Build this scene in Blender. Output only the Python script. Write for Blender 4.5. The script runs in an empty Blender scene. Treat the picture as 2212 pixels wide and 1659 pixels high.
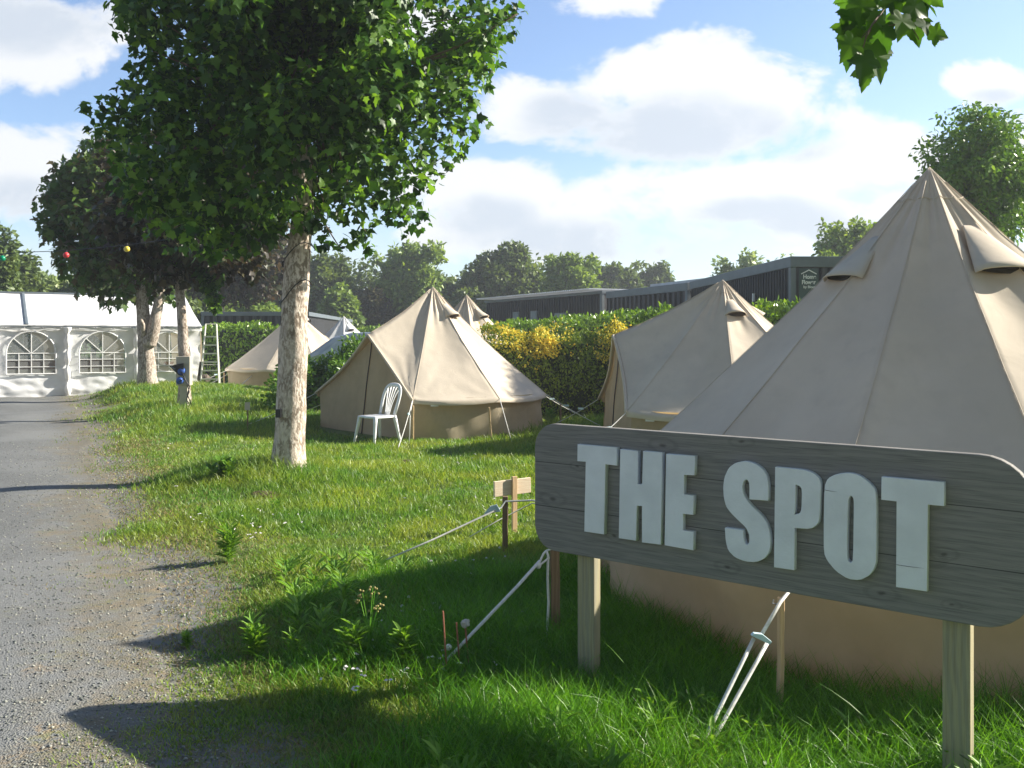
import bpy, bmesh, math, random
import numpy as np
from mathutils import Vector, Matrix, noise as mnoise
R = math.radians
random.seed(7); rng = np.random.default_rng(11)
sc = bpy.context.scene
col = sc.collection

# ---------------------------------------------------------------- camera, sky, sun, exposure
EYE, F, HOR, CX = 1.6, 2000.0, 730.0, 1106.0      # eye height, focal length in px of a 2212 wide picture
cam = bpy.data.cameras.new('camera'); cam.sensor_width = 36; cam.lens = F/2212*36
cam.shift_y = -(829.5-HOR)/2212; cam.clip_end = 3000; cam.clip_start = 0.05
camo = bpy.data.objects.new('camera', cam); col.objects.link(camo)
camo.location = (0, 0, EYE); camo.rotation_euler = (R(90), 0, 0); sc.camera = camo
BETA, ELEV = 14.0, 28.8
SUN = Vector((math.cos(R(BETA))*math.cos(R(ELEV)), math.sin(R(BETA))*math.cos(R(ELEV)), math.sin(R(ELEV))))
sl = bpy.data.lights.new('sun', 'SUN'); sl.energy = 5.0; sl.angle = R(0.6); sl.color = (1.0, 0.93, 0.8)
so = bpy.data.objects.new('sun', sl); col.objects.link(so); so.rotation_euler = SUN.to_track_quat('Z', 'Y').to_euler()
so.location = (20, 10, 20)
sc.view_settings.view_transform = 'Standard'; sc.view_settings.look = 'None'
sc.view_settings.exposure = 1.25; sc.view_settings.gamma = 1.0
sc.render.engine = 'CYCLES'
try:
    sc.cycles.max_bounces = 6; sc.cycles.transparent_max_bounces = 12; sc.cycles.use_denoising = True
except Exception: pass

HAZE = 0.0014
class NT:
    def __init__(s, tree): s.t = tree; s.n = tree.nodes; s.l = tree.links
    def new(s, typ, **kw):
        n = s.n.new(typ)
        for k, v in kw.items(): setattr(n, k, v)
        return n
    def link(s, a, b): s.l.new(a, b)
    def setv(s, sock, v):
        if isinstance(v, bpy.types.NodeSocket): s.l.new(v, sock)
        elif isinstance(v, (tuple, list)) and len(v) == 3 and sock.type == 'RGBA': sock.default_value = (*v, 1)
        else: sock.default_value = v
    def math(s, op, a, b=None, c=None, clamp=False):
        n = s.new('ShaderNodeMath', operation=op, use_clamp=clamp)
        s.setv(n.inputs[0], a)
        if b is not None: s.setv(n.inputs[1], b)
        if c is not None: s.setv(n.inputs[2], c)
        return n.outputs[0]
    def mix(s, f, a, b, blend='MIX'):
        n = s.new('ShaderNodeMix', data_type='RGBA', blend_type=blend)
        s.setv(n.inputs[0], f); s.setv(n.inputs[6], a); s.setv(n.inputs[7], b)
        return n.outputs[2]
    def noise(s, vec, scale, detail=4, rough=0.55, dist=0.0):
        n = s.new('ShaderNodeTexNoise'); s.setv(n.inputs['Scale'], scale); n.inputs['Detail'].default_value = detail
        n.inputs['Roughness'].default_value = rough; n.inputs['Distortion'].default_value = dist
        if vec is not None: s.link(vec, n.inputs['Vector'])
        return n.outputs['Fac']
    def ramp(s, f, lo, hi):
        n = s.new('ShaderNodeMapRange', interpolation_type='SMOOTHSTEP'); s.setv(n.inputs[0], f)
        s.setv(n.inputs[1], lo); s.setv(n.inputs[2], hi)
        return n.outputs[0]
    def mapping(s, vec, scale=(1,1,1), rot=(0,0,0), loc=(0,0,0)):
        n = s.new('ShaderNodeMapping'); s.link(vec, n.inputs[0]); n.inputs['Scale'].default_value = scale
        n.inputs['Rotation'].default_value = rot; n.inputs['Location'].default_value = loc
        return n.outputs[0]

world = bpy.data.worlds.new('World'); sc.world = world; world.use_nodes = True
w = NT(world.node_tree); w.n.clear()
sky = w.new('ShaderNodeTexSky', sky_type='NISHITA'); sky.sun_disc = False
sky.sun_elevation = R(ELEV); sky.sun_rotation = R(90-BETA); sky.altitude = 20; sky.air_density = 1.0; sky.dust_density = 0.6; sky.ozone_density = 2.5
geo = w.new('ShaderNodeTexCoord'); sep = w.new('ShaderNodeSeparateXYZ'); w.link(geo.outputs['Generated'], sep.inputs[0])
X, Y, Z = sep.outputs
yy = w.math('MAXIMUM', w.math('ABSOLUTE', Y), 0.12)
a = w.math('DIVIDE', X, yy); b = w.math('DIVIDE', Z, yy)
cmb = w.new('ShaderNodeCombineXYZ'); w.link(a, cmb.inputs[0]); w.link(w.math('MULTIPLY', b, 1.5), cmb.inputs[1])
n1 = w.noise(cmb.outputs[0], 7.5, 9, 0.6, 0.25); n2 = w.noise(cmb.outputs[0], 22.0, 5, 0.55, 0.3); n3 = w.noise(cmb.outputs[0], 4.0, 4, 0.5)
blobs = [(60,70,290,115),(90,130,110,75),(85,380,175,120),(1320,-10,120,60),(1560,170,300,100),(1340,180,110,75),(1140,240,120,70),
         (1480,270,420,75),(1050,420,260,85),(1400,430,330,70),(1180,500,420,80),(1880,340,160,80),(1700,400,240,70),(2160,185,110,55),(2210,330,80,110),
         (1900,480,300,80),(900,60,100,40),(-500,200,300,150),(2700,300,400,160)]
cur = None
for (px, py, rx, ry) in blobs:
    u = w.math('DIVIDE', w.math('SUBTRACT', a, (px-CX)/F), rx/F); v = w.math('DIVIDE', w.math('SUBTRACT', b, (HOR-py)/F), ry/F)
    q = w.math('SUBTRACT', 1.0, w.math('ADD', w.math('MULTIPLY', u, u), w.math('MULTIPLY', v, v)))
    cur = q if cur is None else w.math('SMOOTH_MAX', cur, q, 0.3)
fld = w.math('ADD', w.math('MAXIMUM', cur, -1.5), w.math('MULTIPLY', w.math('SUBTRACT', n1, 0.5), 5.2))
fld = w.math('ADD', fld, w.math('MULTIPLY', w.math('SUBTRACT', n2, 0.5), 1.0))
dens = w.ramp(fld, -0.35, 0.55)
low = w.math('MULTIPLY', w.ramp(b, 0.22, 0.0), 0.5)
dens = w.math('MAXIMUM', dens, w.math('MULTIPLY', low, w.ramp(n3, 0.3, 0.6)))
sh = None
for (px, py, rx, ry) in ((1420,285,300,75),(1230,255,110,60),(1700,300,120,50),(90,40,190,75),(60,430,120,50),(1290,520,330,55),(1650,470,200,45),(1050,470,120,50),(1900,500,200,40),(2160,215,80,25)):
    u = w.math('DIVIDE', w.math('SUBTRACT', a, (px-CX)/F), rx/F); v = w.math('DIVIDE', w.math('SUBTRACT', b, (HOR-py)/F), ry/F)
    q = w.math('SUBTRACT', 1.0, w.math('ADD', w.math('MULTIPLY', u, u), w.math('MULTIPLY', v, v)))
    sh = q if sh is None else w.math('SMOOTH_MAX', sh, q, 0.3)
shade = w.math('MULTIPLY', w.ramp(w.math('ADD', w.math('MAXIMUM', sh, -1.2), w.math('MULTIPLY', w.math('SUBTRACT', n1, 0.5), 3.2)), -0.5, 1.0), w.ramp(fld, -0.4, .9))
ccol = w.mix(shade, (8.3, 8.4, 8.5), (5.8, 6.35, 7.1))
front = w.ramp(Y, -0.25, 0.3)      # clouds and boosted sky ahead only; behind the camera kept dimmer to cut fill
skyc = w.mix(1.0, sky.outputs[0], w.mix(front, (1.15, 1.05, .92), (1.62, 1.64, 1.76)), 'MULTIPLY')
mixc = w.mix(w.math('MULTIPLY', w.math('MULTIPLY', dens, 0.94), front), skyc, ccol)
bg = w.new('ShaderNodeBackground'); w.link(mixc, bg.inputs[0]); bg.inputs[1].default_value = 0.052
wo = w.new('ShaderNodeOutputWorld'); w.link(bg.outputs[0], wo.inputs[0])

# ---------------------------------------------------------------- helpers
def AT(px, py, d): return Vector(((px-CX)/F*d, d, EYE-(py-HOR)/F*d))
def XD(px, d): return (px-CX)/F*d
def sstep(x, a, b):
    t = np.clip((np.asarray(x, float)-a)/(b-a), 0, 1); return t*t*(3-2*t)
def road_edge(y): return -1.1-0.49*(np.asarray(y, float)-3.4)+0.10*np.sin(np.asarray(y)*1.3)+0.06*np.sin(np.asarray(y)*3.1+1)
def G(x, y):
    x = np.asarray(x, float); y = np.asarray(y, float)
    def g(cx, cy, s, a): return a*np.exp(-((x-cx)**2+(y-cy)**2)/(2*s*s))
    z = g(-3.0, 10.6, 1.1, .13)+g(-6.3, 18.6, 2.2, .22)+g(-9.1, 23.9, 2.4, .37)
    z = z*sstep(x-road_edge(y), 0.0, 1.3)
    z = z+g(1.6, 4.7, 1.2, -.11)+g(3.1, 5.9, 1.7, -.10)
    z = z+.012*np.sin(x*1.9+.7)*np.cos(y*1.6)+.008*np.sin(x*4.1+y*2.3)
    return z
def g1(x, y): return float(G(x, y))

def mesh_np(name, V, F_):
    """V (n,3); F_ one array (m,k) or a list of them."""
    me = bpy.data.meshes.new(name)
    if not isinstance(F_, list): F_ = [F_]
    V = np.asarray(V, np.float32)
    idx = np.concatenate([f.reshape(-1) for f in F_]).astype(np.int32)
    tot = np.concatenate([np.full(len(f), f.shape[1]) for f in F_]).astype(np.int32)
    st = np.concatenate([[0], np.cumsum(tot)[:-1]]).astype(np.int32)
    me.vertices.add(len(V)); me.vertices.foreach_set('co', V.reshape(-1))
    me.loops.add(len(idx)); me.loops.foreach_set('vertex_index', idx)
    me.polygons.add(len(tot)); me.polygons.foreach_set('loop_start', st)
    me.update(calc_edges=True)
    return me
def origin_of(o):
    p = Vector((0, 0, 0))
    while o is not None: p = p+o.location; o = o.parent
    return p
def link(name, me, m, parent=None, smooth=False, local=False):
    if parent is not None and not local:
        me.transform(Matrix.Translation(-origin_of(parent)))
    if m is not None: me.materials.append(m)
    if smooth: me.polygons.foreach_set('use_smooth', np.ones(len(me.polygons), bool)); me.update()
    o = bpy.data.objects.new(name, me); col.objects.link(o)
    if parent is not None: o.parent = parent
    return o
def recenter(o, p):
    p = Vector(p); o.data.transform(Matrix.Translation(-p)); o.location = p; return o
def tag(o, label=None, cat=None, group=None, kind=None):
    if label: o['label'] = label
    if cat: o['category'] = cat
    if group: o['group'] = group
    if kind: o['kind'] = kind
    return o
def thing(name, loc, label, cat, group=None, rz=0):
    o = bpy.data.objects.new(name, None); col.objects.link(o); o.location = loc; o.rotation_euler = (0, 0, rz)
    o.empty_display_size = .2
    return tag(o, label, cat, group)

class MB:
    def __init__(s): s.V = []; s.Fc = []
    def add(s, V, Fc):
        b_ = len(s.V); s.V += [tuple(v) for v in V]; s.Fc += [tuple(i+b_ for i in f) for f in Fc]
    def box(s, c, size, rz=0, rx=0, ry=0, taper=1.0):
        m = Matrix.Translation(c) @ Matrix.Rotation(rz, 4, 'Z') @ Matrix.Rotation(ry, 4, 'Y') @ Matrix.Rotation(rx, 4, 'X')
        hx, hy, hz = (k/2 for k in size); V = []
        for z in (-hz, hz):
            t = taper if z > 0 else 1
            for x, y in ((-hx, -hy), (hx, -hy), (hx, hy), (-hx, hy)): V.append(m @ Vector((x*t, y*t, z)))
        s.add(V, [(3,2,1,0), (4,5,6,7), (0,1,5,4), (1,2,6,5), (2,3,7,6), (3,0,4,7)]); return s
    def tube(s, pts, r, n=8, cap=True, flat=1.0):
        pts = [Vector(p) for p in pts]; k = len(pts); r = [r]*k if not hasattr(r, '__len__') else r
        V = []; up = None
        for i, p in enumerate(pts):
            d = (pts[min(i+1, k-1)]-pts[max(i-1, 0)]).normalized()
            if up is None:
                up = Vector((0, 0, 1)) if abs(d.z) < .9 else Vector((1, 0, 0))
            x = d.cross(up); x = x.normalized() if x.length > 1e-5 else Vector((1, 0, 0)); y = x.cross(d).normalized(); up = y
            for j in range(n):
                an = 2*math.pi*j/n; V.append(p+x*math.cos(an)*r[i]+y*math.sin(an)*r[i]*flat)
        Fc = []
        for i in range(k-1):
            for j in range(n):
                j2 = (j+1) % n; Fc.append((i*n+j, i*n+j2, (i+1)*n+j2, (i+1)*n+j))
        if cap: Fc += [tuple(range(n))[::-1], tuple((k-1)*n+j for j in range(n))]
        s.add(V, Fc); return s
    def sphere(s, c, r, n=10, sq=(1,1,1)):
        V = []; Fc = []; c = Vector(c)
        for i in range(n+1):
            th = math.pi*i/n
            for j in range(n*2):
                ph = math.pi*j/n; V.append(c+Vector((r*sq[0]*math.sin(th)*math.cos(ph), r*sq[1]*math.sin(th)*math.sin(ph), r*sq[2]*math.cos(th))))
        m = n*2
        for i in range(n):
            for j in range(m): Fc.append((i*m+j, (i+1)*m+j, (i+1)*m+(j+1) % m, i*m+(j+1) % m))
        s.add(V, Fc); return s
    def grid(s, fn, nu, nv):
        V = [fn(i/nu, j/nv) for j in range(nv+1) for i in range(nu+1)]
        Fc = [(j*(nu+1)+i, j*(nu+1)+i+1, (j+1)*(nu+1)+i+1, (j+1)*(nu+1)+i) for j in range(nv) for i in range(nu)]
        s.add(V, Fc); return s
    def prism(s, poly, y0, y1, axis='y'):
        n = len(poly)
        f = (lambda p, t: (p[0], t, p[1])) if axis == 'y' else ((lambda p, t: (t, p[0], p[1])) if axis == 'x' else (lambda p, t: (p[0], p[1], t)))
        V = [f(p, y0) for p in poly]+[f(p, y1) for p in poly]
        s.add(V, [tuple(range(n)), tuple(range(2*n-1, n-1, -1))]+[(i, i+n, (i+1) % n+n, (i+1) % n) for i in range(n)]); return s
    def mesh(s, name): 
        me = bpy.data.meshes.new(name); me.from_pydata(s.V, [], s.Fc); me.update()
        bm = bmesh.new(); bm.from_mesh(me); bmesh.ops.recalc_face_normals(bm, faces=bm.faces); bm.to_mesh(me); bm.free()
        return me
    def build(s, name, m, parent=None, smooth=False, local=False): return link(name, s.mesh(name), m, parent, smooth, local)
def bevel(o, wd=.004, seg=2):
    md = o.modifiers.new('bevel', 'BEVEL'); md.width = wd; md.segments = seg; md.limit_method = 'ANGLE'; return o
def nz(x, y=0, z=0): return mnoise.noise(Vector((x, y, z)))

# ---------------------------------------------------------------- materials
def new_mat(name):
    m = bpy.data.materials.new(name); m.use_nodes = True; t = NT(m.node_tree)
    return m, t, t.n['Principled BSDF'], t.n['Material Output']
def mat(name, c, rough=.6, var=0.15, scale=6.0, metal=0, bump=0.0, bscale=40, c2=None, spec=.4, trans=0.0, stretch=(1,1,1)):
    m, t, p, out = new_mat(name)
    tc = t.new('ShaderNodeTexCoord').outputs['Object']; v = t.mapping(tc, stretch)
    n = t.noise(v, scale, 5)
    d = c2 if c2 else tuple(k*(1-var*2) for k in c)
    cc = t.mix(t.ramp(n, .3, .7), d, c); t.link(cc, p.inputs['Base Color'])
    p.inputs['Roughness'].default_value = rough; p.inputs['Metallic'].default_value = metal; p.inputs['Specular IOR Level'].default_value = spec
    if bump:
        bn = t.new('ShaderNodeBump'); bn.inputs['Strength'].default_value = bump; bn.inputs['Distance'].default_value = .01
        t.link(t.noise(v, bscale, 4), bn.inputs['Height']); t.link(bn.outputs[0], p.inputs['Normal'])
    if trans:
        tr = t.new('ShaderNodeBsdfTranslucent'); t.link(cc, tr.inputs[0]); mx = t.new('ShaderNodeMixShader'); mx.inputs[0].default_value = trans
        t.link(p.outputs[0], mx.inputs[1]); t.link(tr.outputs[0], mx.inputs[2]); t.link(mx.outputs[0], out.inputs[0])
    return m
def leaf_mat(name, cols, trans=.35, rough=.45, tcol=None, spec=.35, patch=1.2):
    m, t, p, out = new_mat(name)
    r = t.new('ShaderNodeNewGeometry').outputs['Random Per Island']
    cr = t.new('ShaderNodeValToRGB'); t.link(r, cr.inputs[0]); e = cr.color_ramp.elements
    while len(e) < len(cols): e.new(.5)
    for i, c in enumerate(cols): e[i].position = i/(len(cols)-1); e[i].color = (*c, 1)
    tc = t.new('ShaderNodeTexCoord').outputs['Object']
    k = t.ramp(t.noise(tc, patch, 3), .3, .7)
    cc = t.mix(1.0, cr.outputs[0], t.mix(k, (.72, .78, .7), (1.15, 1.1, 1.0)), 'MULTIPLY')
    t.link(cc, p.inputs['Base Color']); p.inputs['Roughness'].default_value = rough; p.inputs['Specular IOR Level'].default_value = spec
    tr = t.new('ShaderNodeBsdfTranslucent'); t.link(t.mix(1.0, cc, tcol or (1.3, 1.25, .5), 'MULTIPLY'), tr.inputs[0])
    mx = t.new('ShaderNodeMixShader'); mx.inputs[0].default_value = trans
    t.link(p.outputs[0], mx.inputs[1]); t.link(tr.outputs[0], mx.inputs[2]); t.link(mx.outputs[0], out.inputs[0])
    return m
M = {}
M['maple'] = leaf_mat('maple leaves', [(.018,.05,.012), (.05,.14,.02), (.19,.35,.05)], .44)
M['maple_backlit'] = leaf_mat('maple leaves lifted for backlight', [(.03,.085,.014), (.06,.15,.02), (.11,.24,.03)], .6, patch=6)  # leaf colour and translucency raised so the branch looks backlit
M['purple'] = leaf_mat('purple leaves', [(.025,.022,.014), (.05,.035,.02), (.035,.06,.018), (.11,.08,.045)], .25, tcol=(1.3,1.0,.6))
M['mixed'] = leaf_mat('green brown leaves', [(.04,.09,.018), (.07,.15,.025), (.11,.18,.04), (.09,.07,.035)], .3)
M['laurel'] = leaf_mat('laurel leaves', [(.10,.20,.015), (.17,.31,.025), (.27,.42,.04)], .3, .3, spec=.6)
M['flowerhedge'] = leaf_mat('flowering hedge leaves', [(.09,.16,.02), (.16,.25,.03), (.27,.35,.04)], .25)
M['yellow'] = leaf_mat('yellow blossom', [(.72,.60,.05), (.85,.75,.12), (.78,.52,.03)], .3, .7, tcol=(1,1,.8))
M['far_a'] = leaf_mat('deep green leaves', [(.085,.13,.045), (.125,.185,.06), (.185,.25,.08)], .3)
M['far_b'] = leaf_mat('bright green leaves', [(.14,.22,.05), (.20,.30,.07), (.28,.39,.09)], .35)
M['far_c'] = leaf_mat('grey green leaves', [(.2,.28,.12), (.28,.37,.17), (.38,.46,.22)], .35, tcol=(1.1,1.1,.7))
M['far_d'] = leaf_mat('bronze leaves', [(.07,.05,.03), (.06,.08,.03), (.10,.08,.04)], .3)
M['bush'] = leaf_mat('shrub leaves', [(.07,.16,.025), (.12,.25,.035), (.2,.34,.05)], .3, .35)
M['weed'] = leaf_mat('weed leaves', [(.13,.27,.04), (.19,.37,.05), (.26,.44,.08)], .4)
M['darkcore'] = mat('hedge inner shade', (.02,.035,.01), .9, .3, 9)

def grass_mat(name, cols):
    m, t, p, out = new_mat(name)
    r = t.new('ShaderNodeNewGeometry').outputs['Random Per Island']
    cr = t.new('ShaderNodeValToRGB'); t.link(r, cr.inputs[0]); e = cr.color_ramp.elements
    while len(e) < len(cols): e.new(.5)
    for i, c in enumerate(cols): e[i].position = i/(len(cols)-1); e[i].color = (*c, 1)
    tc = t.new('ShaderNodeTexCoord').outputs['Object']
    k = t.ramp(t.noise(tc, .9, 4), .38, .66); k2 = t.ramp(t.noise(tc, 3.1, 3), .4, .65)
    cc = t.mix(1.0, cr.outputs[0], t.mix(k, (.6, .82, .65), (1.3, 1.12, .9)), 'MULTIPLY')
    cc = t.mix(t.math('MULTIPLY', k2, .34), cc, (.30, .30, .08))
    t.link(cc, p.inputs['Base Color']); p.inputs['Roughness'].default_value = .42; p.inputs['Specular IOR Level'].default_value = .4
    tr = t.new('ShaderNodeBsdfTranslucent'); t.link(t.mix(1.0, cc, (1.55, 1.42, .65), 'MULTIPLY'), tr.inputs[0])
    mx = t.new('ShaderNodeMixShader'); mx.inputs[0].default_value = .4
    t.link(p.outputs[0], mx.inputs[1]); t.link(tr.outputs[0], mx.inputs[2]); t.link(mx.outputs[0], out.inputs[0])
    return m
M['grass'] = grass_mat('grass blades', [(.075,.16,.022), (.13,.25,.035), (.195,.33,.05), (.29,.39,.085)])
M['tallgrass'] = leaf_mat('long grass blades', [(.06,.18,.015), (.11,.30,.022), (.19,.42,.045)], .46, .35, patch=2.0)
M['drygrass'] = leaf_mat('dry verge grass', [(.32,.24,.11), (.22,.22,.08), (.14,.22,.05), (.42,.33,.18), (.24,.15,.08)], .25, .7, tcol=(1.1,1.0,.7))

def canvas_mat(name, c, trans=.13, dirt=.25):
    m, t, p, out = new_mat(name)
    tc = t.new('ShaderNodeTexCoord').outputs['Object']
    n = t.noise(tc, 1.6, 5, .6); n2 = t.noise(t.mapping(tc, (1, 1, .35)), 9, 4)
    cc = t.mix(t.ramp(n, .3, .75), tuple(k*(1-dirt*.55) for k in c), c)
    cc = t.mix(t.math('MULTIPLY', t.ramp(n2, .5, .8), dirt), cc, tuple(k*.7 for k in c))
    t.link(cc, p.inputs['Base Color']); p.inputs['Roughness'].default_value = .85; p.inputs['Specular IOR Level'].default_value = .15
    wv = t.new('ShaderNodeTexWave', wave_type='BANDS'); wv.inputs['Scale'].default_value = 90; t.link(tc, wv.inputs[0])
    b1 = t.new('ShaderNodeBump'); b1.inputs['Strength'].default_value = .22; b1.inputs['Distance'].default_value = .03; t.link(t.noise(tc, 3.5, 3, .5, .6), b1.inputs['Height'])
    b2 = t.new('ShaderNodeBump'); b2.inputs['Strength'].default_value = .12; b2.inputs['Distance'].default_value = .002; t.link(t.noise(tc, 160, 2), b2.inputs['Height']); t.link(b1.outputs[0], b2.inputs['Normal'])
    t.link(b2.outputs[0], p.inputs['Normal'])
    tr = t.new('ShaderNodeBsdfTranslucent'); t.link(t.mix(1.0, cc, (1.0, .78, .45), 'MULTIPLY'), tr.inputs[0]); mx = t.new('ShaderNodeMixShader'); mx.inputs[0].default_value = trans
    t.link(p.outputs[0], mx.inputs[1]); t.link(tr.outputs[0], mx.inputs[2]); t.link(mx.outputs[0], out.inputs[0])
    return m
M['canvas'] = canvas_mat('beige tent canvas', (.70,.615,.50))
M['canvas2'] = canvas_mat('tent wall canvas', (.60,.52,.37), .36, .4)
M['whitecanvas'] = canvas_mat('white tent canvas', (.8,.8,.8), .1, .1)
M['pvc'] = canvas_mat('white marquee sheet', (.86,.87,.89), .12, .08)
M['dark'] = mat('dark vent opening', (.05,.04,.035), .8)
M['rope'] = mat('white rope', (.72,.72,.68), .7, .1, 60)
M['plastic_runner'] = mat('pale blue plastic', (.55,.72,.76), .35, .05)
M['peg'] = mat('galvanised steel', (.35,.35,.36), .4, .1, 20, metal=.7)

def wood_mat(name, c1, c2, c3, sx=(1,6,6), planks=0.0, rough=.75):
    m, t, p, out = new_mat(name)
    tc = t.new('ShaderNodeTexCoord').outputs['Object']
    v = t.mapping(tc, sx)
    d = t.noise(v, 1.3, 3, .5); vv = t.new('ShaderNodeVectorMath', operation='ADD'); t.link(v, vv.inputs[0])
    cb = t.new('ShaderNodeCombineXYZ'); 
    for i in range(3): t.link(t.math('MULTIPLY', d, 1.1), cb.inputs[i])
    t.link(cb.outputs[0], vv.inputs[1])
    wv = t.new('ShaderNodeTexWave', wave_type='BANDS', bands_direction='Z' if sx[0] < sx[2] else 'X'); wv.inputs['Scale'].default_value = 1.1; wv.inputs['Distortion'].default_value = 3.0
    wv.inputs['Detail'].default_value = 3; wv.inputs['Detail Scale'].default_value = 1.2; t.link(vv.outputs[0], wv.inputs[0])
    fine = t.noise(t.mapping(tc, tuple(k*(1 if k == min(sx) else 5) for k in sx)), 5, 4, .6)
    cc = t.mix(t.math('MULTIPLY', t.ramp(wv.outputs['Fac'], .1, .9), .6), c1, c2)
    cc = t.mix(t.math('MULTIPLY', t.ramp(fine, .45, .75), .7), cc, c3)
    # knots
    vo = t.new('ShaderNodeTexVoronoi'); vo.inputs['Scale'].default_value = 1.0; t.link(t.mapping(tc, tuple(k*.55 for k in sx) if sx[0] < 2 else (3,3,1.2)), vo.inputs['Vector'])
    kn = t.ramp(vo.outputs['Distance'], .12, .02); cc = t.mix(t.math('MULTIPLY', kn, .8), cc, tuple(k*.35 for k in c3))
    if planks:
        sp = t.new('ShaderNodeSeparateXYZ'); t.link(tc, sp.inputs[0])
        fr = t.math('FRACT', t.math('DIVIDE', t.math('ADD', sp.outputs[2], .045), planks)); gap = t.ramp(t.math('ABSOLUTE', t.math('SUBTRACT', fr, .5)), .488, .497)
        cc = t.mix(t.math('MULTIPLY', gap, .8), cc, (.02,.02,.02))
        # bird-dropping / water streaks
        st = t.ramp(t.noise(t.mapping(tc, (26, 1, 2.2)), 1.0, 2), .72, .78); cc = t.mix(t.math('MULTIPLY', st, .35), cc, (.45,.47,.48))
    t.link(cc, p.inputs['Base Color']); p.inputs['Roughness'].default_value = rough; p.inputs['Specular IOR Level'].default_value = .25
    b1 = t.new('ShaderNodeBump'); b1.inputs['Strength'].default_value = .5; b1.inputs['Distance'].default_value = .004; t.link(fine, b1.inputs['Height']); t.link(b1.outputs[0], p.inputs['Normal'])
    return m
M['board'] = wood_mat('weathered grey planks', (.215,.205,.19), (.275,.26,.235), (.09,.087,.08), (1.1,9,9), .21)
M['post'] = wood_mat('pale treated timber', (.30,.28,.20), (.42,.37,.22), (.22,.17,.09), (9,9,1.1))
M['stake'] = wood_mat('weathered stake wood', (.22,.15,.09), (.30,.21,.13), (.12,.08,.05), (14,14,1.5))
M['newwood'] = wood_mat('fresh sawn wood', (.80,.66,.48), (.86,.74,.56), (.66,.48,.32), (2,14,14))
M['newstake'] = wood_mat('fresh stake wood', (.58,.40,.22), (.68,.5,.3), (.45,.28,.15), (14,14,2))
M['letter'] = mat('chalky blue white paint', (.80,.82,.84), .6, .06, 7, bump=.25, bscale=60)
M['white_plastic'] = mat('white plastic', (.83,.84,.86), .35, .02, 5, trans=.06)
M['alu'] = mat('dull aluminium', (.8,.78,.68), .45, .1, 20, metal=.35)
M['black'] = mat('black rubber', (.02,.02,.022), .5)
M['darkgrey'] = mat('anthracite trim', (.15,.18,.205), .5, .08, 3)
M['slat'] = mat('dark stained slats', (.026,.028,.034), .7, .35, 5, stretch=(3,3,.3))
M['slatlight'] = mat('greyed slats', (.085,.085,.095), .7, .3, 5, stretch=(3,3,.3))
M['glass'] = mat('window glass', (.25,.30,.34), .08, .1, 3, spec=.8)
M['roofmetal'] = mat('pale ribbed roof sheet', (.5,.53,.57), .45, .1, 2, metal=.2)
M['cream'] = mat('cream fascia', (.62,.58,.5), .6, .06)
M['greenpanel'] = mat('green grey panel', (.06,.10,.095), .5, .15, 2)
M['whitepaint'] = mat('white paint', (.8,.8,.8), .5, .03)
M['soil'] = mat('crumbly soil', (.13,.085,.05), .95, .35, 25, bump=1.0, bscale=60)

def bark_mat(name, c1, c2, c3, sc_=9):
    m, t, p, out = new_mat(name)
    tc = t.new('ShaderNodeTexCoord').outputs['Object']; v = t.mapping(tc, (1, 1, .45))
    n = t.noise(v, sc_, 7, .68); n2 = t.noise(v, sc_*4, 5, .6); n3 = t.noise(tc, 2.2, 3)
    cc = t.mix(t.ramp(n, .38, .6), c1, c2); cc = t.mix(t.ramp(n2, .46, .6), cc, c3); cc = t.mix(t.math('MULTIPLY', t.ramp(n3, .5, .75), .5), cc, tuple(k*.5 for k in c1))
    t.link(cc, p.inputs['Base Color']); p.inputs['Roughness'].default_value = .9; p.inputs['Specular IOR Level'].default_value = .15
    b1 = t.new('ShaderNodeBump'); b1.inputs['Strength'].default_value = .9; b1.inputs['Distance'].default_value = .02
    t.link(t.math('ADD', n, t.math('MULTIPLY', n2, .5)), b1.inputs['Height']); t.link(b1.outputs[0], p.inputs['Normal'])
    return m
M['bark'] = bark_mat('pale maple bark', (.24,.19,.145), (.56,.47,.39), (.66,.58,.50))
M['bark2'] = bark_mat('grey bark', (.20,.16,.125), (.44,.37,.31), (.52,.45,.39))
M['twig'] = mat('twig bark', (.16,.11,.07), .8)
M['reddish'] = mat('reddish stem', (.42,.16,.10), .6)

def ground_mat():
    m, t, p, out = new_mat('lawn soil')
    tc = t.new('ShaderNodeTexCoord').outputs['Object']
    n = t.noise(tc, 1.1, 6, .6); n2 = t.noise(tc, 30, 4, .6)
    cc = t.mix(t.ramp(n, .35, .65), (.085,.13,.025), (.13,.18,.04)); cc = t.mix(t.math('MULTIPLY', t.ramp(n2, .45, .75), .6), cc, (.09,.08,.03))
    vg = t.new('ShaderNodeAttribute', attribute_name='verge').outputs['Fac']; dr = t.mix(t.ramp(t.noise(tc, 9, 4, .6), .35, .65), (.165,.135,.085), (.15,.145,.12)); dr = t.mix(t.ramp(t.noise(tc, 60, 2), .55, .7), dr, (.3,.24,.15))
    dr = t.mix(t.ramp(t.noise(tc, 13, 5, .7), .42, .6), dr, (.15,.155,.15))
    cc = t.mix(t.ramp(t.math('ADD', vg, t.math('MULTIPLY', t.math('SUBTRACT', t.noise(tc, 4, 4), .5), 1.2)), .3, .7), cc, dr)
    t.link(cc, p.inputs['Base Color']); p.inputs['Roughness'].default_value = .95
    b1 = t.new('ShaderNodeBump'); b1.inputs['Strength'].default_value = .7; b1.inputs['Distance'].default_value = .02; t.link(n2, b1.inputs['Height']); t.link(b1.outputs[0], p.inputs['Normal'])
    return m
M['ground'] = ground_mat()
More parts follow.
